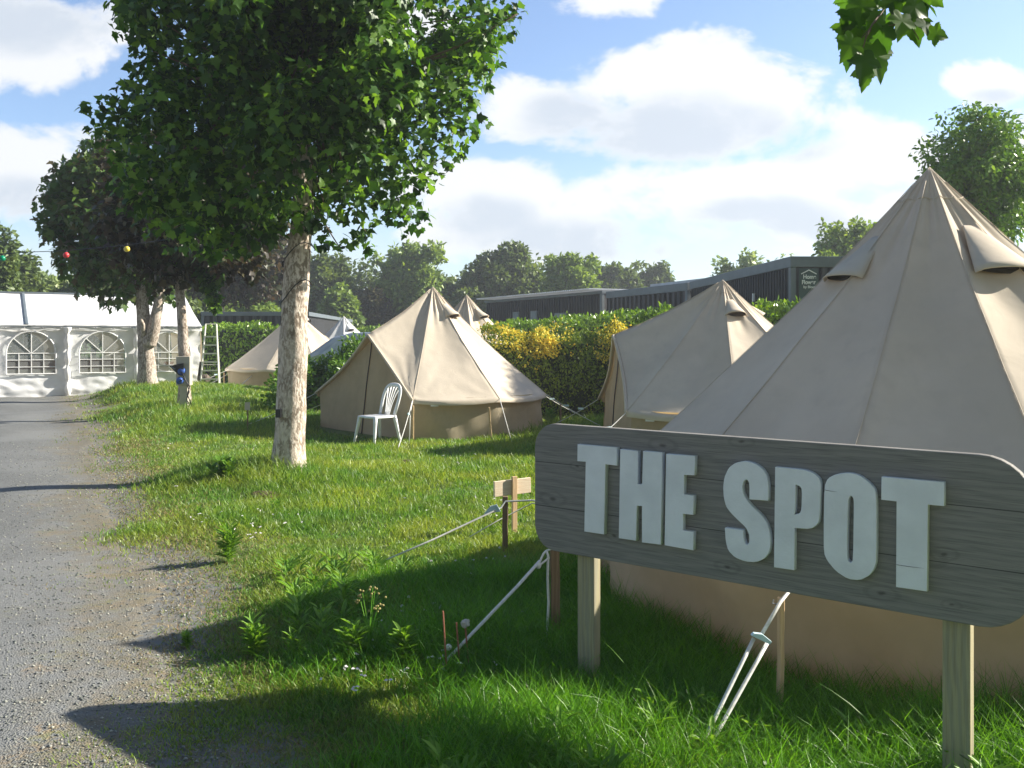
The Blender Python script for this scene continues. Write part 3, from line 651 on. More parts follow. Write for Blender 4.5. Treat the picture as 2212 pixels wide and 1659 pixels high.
so_ = MB().grid(seatp, 16, 16).build('seat', M['white_plastic'], ch, smooth=True, local=True); md = so_.modifiers.new('s', 'SOLIDIFY'); md.thickness = .018; md.offset = -1
arch = []
for j in range(25):
    t = j/24; an = math.pi*t; x = -.205*math.cos(an) if .0 < t < 1 else (-.205 if t == 0 else .205); zz = .43+.44*min(1, math.sin(an)*1.35 if math.sin(an)*1.35 < 1 else 1); 
    zz = .43+.45*(math.sin(an)**.5); wide = .175+.045*(zz-.43)/.45; x = -wide*math.copysign(abs(math.cos(an))**.62, math.cos(an)); arch.append(Vector((x, .19+.14*(zz-.43)/.45, zz)))
MB().tube(arch, [.020]*25, 8, flat=1.5).build('back_frame', M['white_plastic'], ch, smooth=True, local=True)
for k in range(5):
    f_ = (k-2)/2; pts = []
    for j in range(9):
        t = j/8; z_ = .43+.43*t-.03*f_*f_*t; x_ = f_*(.05+.085*t**1.6); pts.append(Vector((x_, .19+.14*(z_-.43)/.45-.012*math.sin(math.pi*t), z_)))
    MB().tube(pts, [.010+.008*(j/8)**3 for j in range(9)], 6, flat=.6).build('slat', M['white_plastic'], ch, smooth=True, local=True)

# ---------------------------------------------------------------- leaves, trees, hedges
def leaf_template(kind):
    if kind in ('maple', 'sycamore'):
        rt = [(0,0,0), (.2,-.08,.0), (.42,.0,-.04), (.36,.17,.0), (.6,.42,-.08), (.42,.46,-.02), (.28,.53,0), (.21,.74,-.02), (0,1.05,-.1)]
        if kind == 'sycamore': rt = [(0,0,0), (.1,-.05,0), (.2,-.1,-.01), (.33,-.09,-.03), (.40,.02,-.05), (.37,.09,-.03), (.36,.15,-.02), (.5,.19,-.05), (.58,.28,-.08), (.66,.42,-.13), (.55,.41,-.07), (.52,.48,-.06), (.44,.46,-.03), (.38,.52,-.02), (.29,.53,0), (.3,.64,-.02), (.25,.7,-.04), (.24,.78,-.06), (.15,.83,-.08), (.1,.93,-.12), (0,1.08,-.18)]
        V = [(0,.32,.04)]+rt+[(-x,y,z) for x, y, z in rt[1:-1]]; m1 = len(rt)-1
        T_ = [(0,i+1,i+2) for i in range(m1)]
        lf = [1]+[m1+2+i for i in range(m1-1)]+[m1+1]; T_ += [(0,lf[i+1],lf[i]) for i in range(m1)]
        V = [(x, y-.1, z+abs(x)*.18) for x, y, z in V]
        return np.array(V, float), np.array(T_)
    if kind == 'oval':
        V = [(0,0,0), (.24,.35,.07), (.2,.7,.06), (0,1,-.05), (-.2,.7,.06), (-.24,.35,.07), (0,.5,0)]
        return np.array(V, float), np.array([(6,0,1),(6,1,2),(6,2,3),(6,3,4),(6,4,5),(6,5,0)])
    V = [(0,0,0), (.34,.45,.1), (0,1,-.02), (-.34,.45,.1)]
    return np.array(V, float), np.array([(0,1,2),(0,2,3)])
TPL = {k: leaf_template(k) for k in ('maple', 'oval', 'quad', 'sycamore')}
TPL['lance'] = (TPL['oval'][0]*np.array([.5, 1, 1]), TPL['oval'][1])
def unit(v): return v/np.maximum(np.linalg.norm(v, axis=1, keepdims=True), 1e-6)
def leaves(pos, axis_, nrm, size, kind):
    tv, tt = TPL[kind]; n = len(pos); ax = unit(axis_); x = unit(np.cross(ax, nrm)); nr = np.cross(x, ax)
    V = pos[:, None, :]+size[:, None, None]*(tv[None, :, 0, None]*x[:, None, :]+tv[None, :, 1, None]*ax[:, None, :]+tv[None, :, 2, None]*nr[:, None, :])
    Fc = tt[None]+(np.arange(n)*len(tv))[:, None, None]
    return V.reshape(-1, 3), Fc.reshape(-1, 3)
def puff(cs, rs, cnt, size, kind, up=.5, droop=.5, sq=1.0, seed=0):
    g = np.random.default_rng(seed); P, A_, N_, S = [], [], [], []
    for (c, r, n) in zip(cs, rs, cnt):
        d = unit(g.normal(size=(n, 3))); rad = g.random(n)**.42; p = np.array(c)+d*rad[:, None]*r*np.array([1, 1, sq])
        P.append(p); N_.append(unit(d*.7+np.array([0, 0, up])+g.normal(size=(n, 3))*.45)); A_.append(unit(d*.6+np.array([0, 0, -droop])+g.normal(size=(n, 3))*.6)); S.append(size*(.6+.7*g.random(n)))
    return leaves(np.concatenate(P), np.concatenate(A_), np.concatenate(N_), np.concatenate(S), kind)
def limb(mb, pts, r0, r1, n=9, rough=.0, seed=0):
    pts = [Vector(p) for p in pts]; K = len(pts); fine = []
    for i in range(K-1):
        m_ = 6
        for j in range(m_):
            t = j/m_; p0 = pts[max(i-1, 0)]; p1 = pts[i]; p2 = pts[i+1]; p3 = pts[min(i+2, K-1)]
            fine.append(.5*((2*p1)+(-p0+p2)*t+(2*p0-5*p1+4*p2-p3)*t*t+(-p0+3*p1-3*p2+p3)*t**3))
    fine.append(pts[-1]); k = len(fine)
    st = len(mb.V); mb.tube(fine, [r0+(r1-r0)*(i/(k-1)) for i in range(k)], n)
    if rough:
        for i in range(st, len(mb.V)):
            x, y, z = mb.V[i]; c = fine[min((i-st)//n, k-1)]; d = Vector((x, y, z))-c; f = 1+rough*(nz(x*7+seed, y*7, z*3.5)+.6*nz(x*19, y*19+seed, z*10))
            mb.V[i] = tuple(c+d*f)
    return fine
def tree(name, base, trunk_pts, r0, r1, clumps, leafsize, kind, m, label, group=None, bark='bark2', per=120, up=.5, droop=.4, seed=0, limbs=True, flare=0.0, sides=14, sq=1.0):
    """trunk_pts world points; clumps list of (x,y,z,r)."""
    root = thing(name, base, label, 'tree', group); mb = MB(); g = random.Random(seed)
    fine = limb(mb, trunk_pts, r0, r1, sides, .10, seed)
    if flare:
        for i, v in enumerate(mb.V):
            h = v[2]-base[2]; c = fine[min(i//sides, len(fine)-1)]
            if h < .5: d = Vector(v)-c; mb.V[i] = tuple(c+d*(1+flare*(1-h/.5)**2*(1+.5*math.sin(math.atan2(d.y, d.x)*5))))
    top = Vector(trunk_pts[-1])
    tr = mb.build('trunk', M[bark], root, smooth=True)
    if limbs:
        lb = MB()
        for (x, y, z, r) in clumps:
            if g.random() < (.75 if len(clumps) < 60 else .35):
                s = fine[int(len(fine)*g.uniform(.72, .99))]; e_ = Vector((x, y, z)); md = s.lerp(e_, .5)+Vector((g.uniform(-.1,.1), g.uniform(-.1,.1), -.12*(e_-s).length*g.random()))
                rr = max(.008, r1*g.uniform(.15, .4)); limb(lb, [s, md, e_], rr, rr*.25, 6)
        if lb.V: lb.build('branches', M['twig'], root, smooth=True)
    cs = [c[:3] for c in clumps]; rs = [c[3] for c in clumps]; cnt = [max(8, int(per*(c[3]/.5)**2)) for c in clumps]
    Vl, Fl = puff(cs, rs, cnt, leafsize, kind, up, droop, sq, seed)
    link('crown', mesh_np('crown', Vl, Fl), M[m], root)
    return root
def ell_clumps(c, rad, n, cr, seed, shell=.55, bottom=-1.0):
    g = np.random.default_rng(seed); out = []
    while len(out) < n:
        d = g.normal(size=3); d /= np.linalg.norm(d); k = (shell+(1-shell)*g.random())
        if d[2] < bottom: continue
        out.append((c[0]+d[0]*rad[0]*k, c[1]+d[1]*rad[1]*k, c[2]+d[2]*rad[2]*k, cr*g.uniform(.65, 1.25)))
    return out

# tree 1 : the big maple by the drive
D1_ = 10.45
def pc(px, py, dd, r, d0=D1_): p = AT(px, py, d0+dd); return (p.x, p.y, p.z, r)
g = random.Random(5)
cl = []
c0 = AT(655, 60, D1_); cl += ell_clumps(c0, (2.05, 2.0, 2.35), 95, .46, 3, .45)
cl += ell_clumps(c0, (1.2, 1.2, 1.5), 25, .6, 4, .2)
for (px, py, r) in ((300,30,.3),(330,110,.3),(330,180,.34),(300,250,.3),(260,255,.2),(250,310,.25),(300,360,.3),(360,400,.3),(420,440,.3),(480,470,.28),(560,470,.25),(620,440,.3),(700,440,.3),(760,430,.3),(830,430,.28),(870,470,.22),
                    (905,470,.15),(880,395,.28),(925,390,.16),(940,330,.28),(985,330,.14),(990,260,.26),(1035,275,.13),(1010,190,.25),(1040,170,.14),(1020,110,.25),(1060,70,.22),(1095,50,.18),(1118,30,.1),(1060,30,.2),(1040,0,.2),
                    (790,500,.14),(770,520,.11),(800,540,.08),(740,545,.09),(700,520,.13),(650,465,.2),(590,470,.16),(180,230,.07),(215,235,.1),(235,215,.1),(280,210,.2),(300,0,.25),(280,20,.15),(680,480,.14),(620,480,.12),
                    (300,420,.28),(340,470,.28),(400,500,.3),(460,520,.28),(520,515,.28),(580,500,.22),(270,390,.2),(440,470,.35),(350,420,.35),(520,440,.4),(230,270,.25),(450,380,.4),(380,330,.4),(560,400,.45),(700,380,.4),(800,370,.35),(860,320,.35),(920,250,.35),(950,160,.35),(960,80,.35),(880,180,.4),(780,250,.5),(400,240,.4),(380,130,.4),(370,40,.35),(480,300,.5),(600,300,.5)):
    cl.append(pc(px, py, g.uniform(-.8, .8) if r > .2 else g.uniform(-.3, .3), r))
b1 = AT(620, 1012, 10.35); b1.z = g1(b1.x, b1.y)-.05
tree('maple_tree', tuple(b1), [b1, AT(628, 900, 10.38), AT(634, 750, 10.4), AT(638, 620, 10.42), AT(648, 520, 10.45), AT(655, 430, 10.45), AT(650, 300, 10.5), AT(660, 150, 10.5), AT(660, 20, 10.5)], .18, .08, cl, .098, 'maple', 'maple',
     'nearest maple with pale bare trunk and big dark green crown beside the drive', bark='bark', per=225, seed=2, flare=.25, sides=36)
# forks of the big maple hidden in its crown
# string of cable wound round the trunk
mapl = [o for o in col.objects if o.name == 'maple_tree'][0]
cb = []
for j in range(70):
    t = j/69; py = 690-260*t+14*math.sin(j*.6); an = t*2*math.pi*3.2; c_ = AT(636+12*t, py, 10.42); rr = .178-.02*t+.02*(t > .5); cb.append(c_+Vector((math.cos(an)*rr, math.sin(an)*rr, 0)))
tag(recenter(MB().tube(cb, .006, 5).build('black_cable', M['black'], None, smooth=True), cb[0]), 'thin black cable wound round the upper trunk of the nearest maple', 'cable')
bx = AT(602, 893, 10.2); tag(recenter(bevel(MB().box(bx, (.06, .05, .09)).build('socket_box', M['black'])), bx), 'small black socket box strapped low on the nearest trunk', 'socket box')
bpy.data.objects['socket_box'].name = 'socket_box'

# tree 2 : purple maple
b2 = AT(397, 876, 18.4); b2.z = g1(b2.x, b2.y)-.05
cl = ell_clumps(AT(420, 455, 18.6), (1.75, 1.6, 1.6), 90, .44, 8, .5)+ell_clumps(AT(420, 430, 18.6), (1, 1, .9), 15, .55, 9, .1)
for (px, py, r) in ((230,330,.3),(260,380,.35),(300,340,.3),(330,300,.3),(420,560,.3),(470,560,.3),(520,540,.3),(560,500,.35),(440,600,.2),(400,610,.15),(350,560,.35),(360,590,.25),(540,580,.3),(500,560,.35),(450,560,.4),(330,570,.3),(300,520,.35),(490,590,.18),(590,470,.3)): cl.append(pc(px, py, g.uniform(-.5,.5), r, 18.6))
tree('purple_maple_tree', tuple(b2), [b2, AT(399, 800, 18.4), AT(394, 700, 18.45), AT(388, 600, 18.5), AT(400, 520, 18.55), AT(415, 420, 18.6)], .125, .06, cl, .14, 'maple', 'purple',
     'purple leaved maple with slim trunk behind the electric hook-up post', group='trees along the drive', per=120, seed=12, flare=.35, sides=18)
cl = []
for (px, py, r) in ((448,600,.14),(455,620,.14),(462,645,.1),(465,665,.07),(440,585,.15),(385,560,.12),(470,600,.1)): cl.append(pc(px, py, -.3, r, 18.6))
Vl, Fl = puff([c[:3] for c in cl], [c[3] for c in cl], [60]*len(cl), .13, 'maple', .5, .5, 1, 77)
link('green_foliage', mesh_np('green_foliage', Vl, Fl), M['maple'], bpy.data.objects['purple_maple_tree'])
# tree 3 : green and bronze maple with forked trunk
b3 = AT(318, 833, 23.6); b3.z = g1(b3.x, b3.y)-.05
cl = ell_clumps(AT(240, 460, 23.8), (1.6, 1.4, 1.8), 85, .5, 14, .45)+ell_clumps(AT(330, 500, 23.8), (1.6, 1.2, 1.2), 55, .5, 15, .3)
for (px, py, r) in ((105,480,.35),(120,500,.3),(112,420,.25),(135,445,.3),(160,545,.4),(190,330,.3),(205,300,.3),(200,590,.3),(250,600,.3),(340,640,.25),(370,640,.2),(320,600,.3),(180,480,.4),(150,580,.35),(175,600,.3),(220,630,.35),(265,635,.35),(300,640,.35),(180,610,.35),(240,650,.25),(340,620,.4),(200,560,.5),(130,560,.25),(210,570,.45),(260,560,.5),(290,580,.45),(330,570,.5),(230,520,.5),(140,520,.3),(118,490,.3),(175,400,.35),(165,360,.2)): cl.append(pc(px, py, g.uniform(-.5,.5), r, 23.7))
t3 = tree('maple_tree', tuple(b3), [b3, AT(316, 780, 23.6), AT(312, 720, 23.6), AT(308, 660, 23.6), AT(300, 590, 23.7), AT(280, 480, 23.8)], .24, .09, cl, .16, 'maple', 'mixed',
     'farther maple with forked trunk and green bronze crown in front of the marquee', group='trees along the drive', per=130, seed=16, flare=.2, sides=20)
mb = MB(); limb(mb, [AT(322, 745, 23.55), AT(334, 700, 23.5), AT(342, 655, 23.6), AT(350, 600, 23.7)], .19, .09, 12, .08, 3); limb(mb, [AT(310, 722, 23.4), AT(308, 700, 23.25), AT(304, 690, 23.2)], .07, .03, 8, .3, 5)
mb.build('limb', M['bark2'], t3, smooth=True)
# tree 4 : purple maple beyond
b4 = AT(477, 800, 41.0); b4.z = 0
cl = ell_clumps(AT(520, 555, 41), (2.9, 2.2, 1.9), 85, .68, 21, .4)
for (px, py, r) in ((560,640,.3),(590,620,.3),(610,590,.4),(530,650,.25),(440,560,.5),(480,530,.6)): cl.append(pc(px, py, g.uniform(-.5,.5), r*1.25, 41))
tree('purple_maple_tree', tuple(b4), [b4, AT(476, 720, 41), AT(475, 660, 41), AT(478, 600, 41), AT(490, 550, 41)], .26, .13, cl, .2, 'maple', 'purple', 'far purple leaved maple rising behind the dark fence and ladder', group='trees along the drive', per=70, seed=22)

def bg_tree(px, top, wpx, bot, d, m, label, seed, name='leafy_tree', kind='quad', ls=.2, n=55, dens=70, cr=None, group='trees beyond the camp', sqz=1.0, upright=False):
    k = F/d; rx = wpx*1.12/2/k; zt = EYE+(HOR-top)/k; zb = max(.3, EYE+(HOR-bot)/k); cz = (zt+zb)/2; rz = (zt-zb)/2
    x = XD(px, d); base = (x, d, 0); cr = cr or rx*.36
    cl = ell_clumps((x, d, cz), (rx-cr*.6, (rx-cr*.6)*.9, rz-cr*.6), n, cr, seed, .5)+ell_clumps((x, d, cz), (rx*.5, rx*.5, rz*.5), 12, cr*1.3, seed+50, .1)
    if upright:
        g_ = random.Random(seed); cl += [(x+g_.uniform(-.8,.8)*rx, d+g_.uniform(-.5,.5)*rx, cz+rz*g_.uniform(.3, 1.0), cr*.4) for _ in range(22)]
    return tree(name, base, [(x, d, -.1), (x+.05, d, zb*.5+.3), (x, d, cz)], max(.08, rx*.09), max(.05, rx*.05), cl, ls, kind, M_key(m), label, group, per=dens*(.5/cr)**2*(cr/.5)**2*1.0, seed=seed, up=.6, droop=.2, sides=8)
def M_key(m): return m
far = [
 (5, 470, 70, 700, 40, 'far_a', 'dark tree cut by the left picture edge behind the marquee', 'dark_tree', 0),
 (35, 545, 120, 720, 48, 'far_a', 'rounded green tree above the left end of the marquee roof', 'leafy_tree', 0),
 (115, 590, 120, 720, 52, 'far_c', 'low grey green tree behind the marquee ridge', 'leafy_tree', 0),
 (200, 590, 130, 720, 50, 'far_a', 'dark green tree behind the marquee below the forked maple crown', 'dark_tree', 0),
 (330, 600, 170, 720, 46, 'far_a', 'dense tree behind the marquee between the two drive trunks', 'dark_tree', 0),
 (430, 580, 130, 720, 50, 'far_b', 'bright green tree behind the right end of the marquee', 'leafy_tree', 0),
 (540, 560, 170, 740, 62, 'far_a', 'very dark tree mass left of the nearest trunk', 'dark_tree', 0),
 (563, 643, 95, 730, 45, 'far_b', 'yellow green bushy tree over the left dark cabin roof', 'bushy_tree', 0),
 (700, 545, 130, 760, 62, 'far_a', 'green tree just right of the nearest trunk', 'leafy_tree', 0),
 (735, 600, 90, 760, 58, 'far_b', 'small bright green tree right of the nearest trunk', 'bushy_tree', 0),
 (805, 608, 80, 760, 60, 'far_d', 'bronze brown bushy tree behind the white bell tent', 'bushy_tree', 0),
 (885, 532, 155, 760, 62, 'far_b', 'tall upright green tree left of the sunlit tent peak', 'leafy_tree', 1),
 (960, 590, 110, 760, 66, 'far_a', 'lower dark tree right behind the sunlit tent peak', 'dark_tree', 0),
 (1090, 530, 175, 740, 64, 'far_a', 'large rounded tree above the rear beige tent peak', 'leafy_tree', 0),
 (1010, 620, 90, 740, 60, 'far_a', 'low dark bushy tree between the two tent peaks', 'bushy_tree', 0),
 (1232, 555, 130, 730, 60, 'far_b', 'light green upright tree left of the long dark cabins', 'leafy_tree', 1),
 (1330, 572, 110, 720, 75, 'far_a', 'small dark tree behind the cabin roofs', 'leafy_tree', 1),
 (1405, 572, 90, 700, 80, 'far_a', 'rightmost small tree of the row behind the cabin roofs', 'leafy_tree', 1),
 (1600, 540, 130, 700, 55, 'far_c', 'thin hazy willow like tree behind the dark cabin fascia', 'willow_tree', 2),
 (1700, 545, 110, 700, 58, 'far_c', 'wispy pale tree right of the willow like one behind the cabin', 'willow_tree', 2),
 (1835, 480, 150, 700, 40, 'far_b', 'green tree showing between cabin corner and the large tent slope', 'leafy_tree', 1),
 (1790, 545, 90, 700, 38, 'far_b', 'bright low tree directly above the cabin logo panel', 'bushy_tree', 0),
 (2195, 560, 90, 720, 30, 'far_a', 'dark bush low at the right picture edge behind the large tent', 'bushy_tree', 0),
]
for i, (px, top, wp, bot, d, m, lab, nm, fl) in enumerate(far):
    bg_tree(px, top, wp, bot, d, m, lab, 100+i, name=nm, kind='quad' if fl != 1 else 'oval', ls=.0055*d+.02, n=(60 if fl == 2 else 75), dens=(85 if fl == 2 else 150), upright=(fl == 1), cr=(wp/2/(F/d))*(.22 if fl == 2 else .34))
# distant wood that closes the view behind everything
g_ = np.random.default_rng(77); cw = []
for px in range(-160, 1330, 16):
    topy = 612+14*math.sin(px*.021)+10*math.sin(px*.053+1); d_ = 74+g_.uniform(-3, 3)
    for k in range(5):
        yy_ = topy+k*30+g_.uniform(-8, 8); p = AT(px+g_.uniform(-9, 9), yy_, d_); cw.append((p.x, p.y, max(.6, p.z), 1.15*g_.uniform(.7, 1.2)))
Vl, Fl = puff([c[:3] for c in cw], [c[3] for c in cw], [70]*len(cw), .48, 'quad', .6, .2, 1, 78)
tag(link('distant_wood', mesh_np('distant_wood', Vl, Fl), M['far_a']), kind='stuff')
# big tree at right
x = XD(2118, 18); cz = EYE+(HOR-385)/F*18
cl = ell_clumps((x, 18, cz), (1.12, 1.1, 1.4), 110, .27, 301, .5)+ell_clumps((x, 18, cz), (.75, .7, 1.0), 35, .42, 302, .1)
for (px, py, r) in ((2030,255,.14),(2045,300,.2),(2010,340,.17),(2000,400,.2),(2010,460,.2),(1985,440,.08),(2095,235,.16),(2150,240,.16),(2185,260,.14),(2120,250,.2),(2190,380,.3),(2210,330,.12),(2150,490,.25),(2165,550,.12),(2120,500,.3),(2200,470,.15)): cl.append(pc(px, py, g.uniform(-.4,.4), r, 18))
tree('leafy_tree', (x, 18, 0), [(x, 18, -.1), (x+.05, 18, 1.5), (x, 18, 2.8), (x, 18, cz)], .16, .07, cl, .115, 'oval', 'bush', 'full round tree behind the largest tent at the right', 'trees beyond the camp', per=260, seed=303, up=.4, sides=12)

# overhanging branch top right; its unseen maple crown is added to block sky light
cl = ell_clumps((2.9, .1, 5.4), (2.9, 2.0, 1.9), 110, .5, 401, .35)
cl = [c for c in cl if c[1]+c[3] < 2.35 and c[2]-c[3] > 2.75+.37*max(0, c[1])]
ob = tree('maple_tree', (3.6, -1.6, 0), [(3.6, -1.6, -.1), (3.55, -1.5, 1.5), (3.4, -1.2, 3.0), (3.1, -.6, 4.6), (2.9, 0, 5.6)], .2, .08, cl, .14, 'maple', 'maple',
     'unseen maple crown added above the camera for shade, its leafy branch tip hanging into the top right sky', bark='bark', per=150, seed=402, sides=16)
mb = MB(); limb(mb, [(2.9, 1.2, 4.6), (2.5, 2.3, 3.9), AT(2120, -200, 3.3), AT(1970, -50, 3.35), AT(1910, 20, 3.3), AT(1870, 80, 3.25)], .012, .004, 7); limb(mb, [AT(1970, -50, 3.35), AT(1960, 30, 3.3), AT(1990, 60, 3.25), AT(2010, 65, 3.25)], .005, .002, 6); limb(mb, [AT(1910, 20, 3.3), AT(1880, 60, 3.2), AT(1862, 110, 3.2)], .004, .002, 6)
for (x0, y0, x1, y1) in ((1910,20,1890,50),(1880,60,1845,100),(1862,110,1865,140),(1960,50,1920,55),(1965,50,1985,85)): mb.tube([AT(x0, y0, 3.25), AT(x1, y1, 3.2)], .0018, 5)
mb.build('twig', M['twig'], ob, smooth=True)
LV = [(1838,-8,62,-15,200),(1860,0,66,5,190),(1885,-6,62,-5,175),(1905,5,60,15,160),(1925,-12,64,20,185),(1845,25,60,-25,190),(1832,52,64,-14,180),(1862,40,64,12,170),(1890,30,66,-12,180),(1912,40,60,5,195),(1945,-5,60,30,185),(1972,-6,66,40,175),(1990,2,58,60,150),
      (1985,50,74,62,160),(1965,42,74,15,190),(1948,36,62,-8,180),(1862,118,80,-2,165),(1885,105,88,22,195),(1842,85,62,-25,180),(1962,10,66,70,170),(1875,-20,66,0,180),(1908,62,70,8,190),(1868,72,62,5,200),(1845,108,56,-25,185),(2005,-12,50,50,165),(2012,72,46,80,200),(1868,145,62,4,178)]
P_, A_, N_, S_ = [], [], [], []
for (px, py, sz, ang_, tw) in LV:
    P_.append(tuple(AT(px, py, 3.25+g.uniform(-.12,.12)))); A_.append((math.sin(R(ang_)), g.uniform(-.3,.3), -math.cos(R(ang_)))); q_ = R(tw+g.uniform(-50,50)); N_.append((math.sin(q_)*.9, math.cos(q_), g.uniform(0,.6))); S_.append(sz/F*3.25)
Vl, Fl = leaves(np.array(P_), np.array(A_), np.array(N_), np.array(S_)*.92, 'sycamore'); link('leaves', mesh_np('leaves', Vl, Fl), M['maple_backlit'], ob)

# hedges
def hedge(path, h, th, m, label, name='laurel_hedge', ls=.1, dens=420, flowers=0, seed=0, cat='hedge', cellkind='oval', rough=.13):
    g_ = np.random.default_rng(seed); c0 = path[0]; root = thing(name, (c0[0], c0[1], 0), label, cat); core = MB(); P = []; N_ = []
    for (a_, b_) in zip(path[:-1], path[1:]):
        a2 = np.array(a_[:2], float); b2 = np.array(b_[:2], float); ha, hb = (a_[2] if len(a_) > 2 else h), (b_[2] if len(b_) > 2 else h); dd = b2-a2; L_ = np.linalg.norm(dd); t_ = dd/L_; nn = np.array([t_[1], -t_[0]])
        def place(u, off, z): return a2+dd*u[:, None]+nn*off[:, None], z
        for (cnt, face) in ((int(dens*L_*h), 0), (int(dens*L_*th), 1), (int(dens*.4*L_*h), 2), (int(dens*.25*th*h)+20, 3), (int(dens*.25*th*h)+20, 4)):
            u = g_.random(cnt); hh = ha+(hb-ha)*u
            if face == 0: off = np.full(cnt, th/2); z = hh*g_.random(cnt); n3 = np.array([nn[0], nn[1], .35])
            elif face == 2: off = np.full(cnt, -th/2); z = hh*g_.random(cnt); n3 = np.array([-nn[0], -nn[1], .35])
            elif face == 1: off = (g_.random(cnt)-.5)*th; z = hh.copy(); n3 = np.array([0, 0, 1.])
            else: off = (g_.random(cnt)-.5)*th; u = np.full(cnt, 0. if face == 3 else 1.); hh = ha+(hb-ha)*u; z = hh*g_.random(cnt); s_ = -1 if face == 3 else 1; n3 = np.array([t_[0]*s_, t_[1]*s_, .3])
            q, z = place(u, off, z); p = np.column_stack([q, z])
            wob = np.array([nz(x*1.6, y*1.6+seed, zz*1.8)+.5*nz(x*4, y*4, zz*4) for x, y, zz in p])
            p += n3[None]*(wob*rough*1.6+g_.normal(size=cnt)*.035)[:, None]; P.append(p); N_.append(np.repeat(n3[None], cnt, 0))
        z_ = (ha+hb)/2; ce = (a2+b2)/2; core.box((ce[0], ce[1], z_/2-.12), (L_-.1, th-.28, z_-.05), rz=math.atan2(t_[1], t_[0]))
    P = np.concatenate(P); N_ = np.concatenate(N_); nrm = unit(N_+g_.normal(size=N_.shape)*.5); axv = unit(N_*.4+np.array([0, 0, .6])+g_.normal(size=N_.shape)*.7)
    Vl, Fl = leaves(P, axv, nrm, ls*(.6+.8*g_.random(len(P))), cellkind)
    link('foliage', mesh_np('foliage', Vl, Fl), M[m], root); core.build('stems', M['darkcore'], root)  # stems here is one dark box coloured for the shade inside
    if flowers:
        k = np.array([nz(x*.9+3.3, y*.9, z*1.2)+.5*nz(x*4, y*4, z*4) for x, y, z in P]); P2 = P[(k+.55*(P[:, 2]-1.2) > .05+.5*g_.random(len(P))) & (P[:, 2] > .45) & (g_.random(len(P)) < .55)]
        P2 = P2[:flowers]; P2 = np.repeat(P2, 5, 0)+g_.normal(size=(len(P2)*5, 3))*.045; P2[:, 1] -= .05
        Vl, Fl = leaves(P2, g_.normal(size=P2.shape), unit(g_.normal(size=P2.shape)+np.array([.4, -1, .5])), .06*(.6+.6*g_.random(len(P2))), 'quad')
        link('blossom', mesh_np('blossom', Vl, Fl), M['yellow'], root)
    return root
hedge([(-.62, 18.95), (2.9, 18.9)], 1.62, .8, 'flowerhedge', 'hedge with yellow blossom between the two beige tents', 'flowering_hedge', .055, 1300, 1300, 1, rough=.2)
hedge([(-.6, 31, 1.95), (3.4, 21.6, 2.12), (5.4, 18.3, 2.13), (7.8, 14.6, 2.1)], 2.1, .9, 'laurel', 'clipped laurel hedge in front of the long dark cabins', 'laurel_hedge', .11, 330, 0, 2)
hedge([(-9.6, 54), (-5.0, 54)], 2.05, .9, 'laurel', 'far low laurel hedge under the fascia of the pale mobile home', 'laurel_hedge', .2, 130, 0, 4)
hedge([(-11.7, 33.6), (-8.0, 33.6)], 1.97, .9, 'laurel', 'clipped bright laurel hedge behind the aluminium ladder', 'laurel_hedge', .12, 300, 0, 3)
# shrub left of tent 1
def shrub(c, rad, n, m, label, ls=.11, seed=0, name='laurel_shrub', per=150, kind='oval'):
    root = thing(name, (c[0], c[1], g1(c[0], c[1])), label, 'shrub'); cl = ell_clumps((c[0], c[1], rad[2]*.98), rad, n, .28, seed, .5)
    st = MB(); g_ = random.Random(seed)
    for k in range(14):
        x_, y_, z_, r_ = g_.choice(cl); limb(st, [(c[0]+g_.uniform(-.15,.15), c[1]+g_.uniform(-.15,.15), -.05), (c[0]*.5+x_*.5, c[1]*.5+y_*.5, z_*.6), (x_, y_, z_)], .016, .005, 5)
    st.build('stems', M['twig'], root)
    Vl, Fl = puff([k[:3] for k in cl], [k[3] for k in cl], [per]*len(cl), ls, kind, .5, -.3, 1, seed); link('foliage', mesh_np('foliage', Vl, Fl), M[m], root)
    return root
shrub((-3.95, 19.1), (.95, .7, .62), 55, 'bush', 'loose green laurel shrub between the nearest trunk and the sunlit tent', seed=5, per=190, ls=.1)
shrub((-3.3, 19.6), (.5, .5, .78), 26, 'bush', 'taller pale green shrub tip above the sunlit tent door slope', seed=6, name='leafy_shrub', ls=.09, per=170)
shrub((-4.35, 17.7), (.28, .3, .42), 16, 'bush', 'dark low shrub edge left of the nearest trunk', seed=9, name='laurel_shrub', ls=.09, per=120)

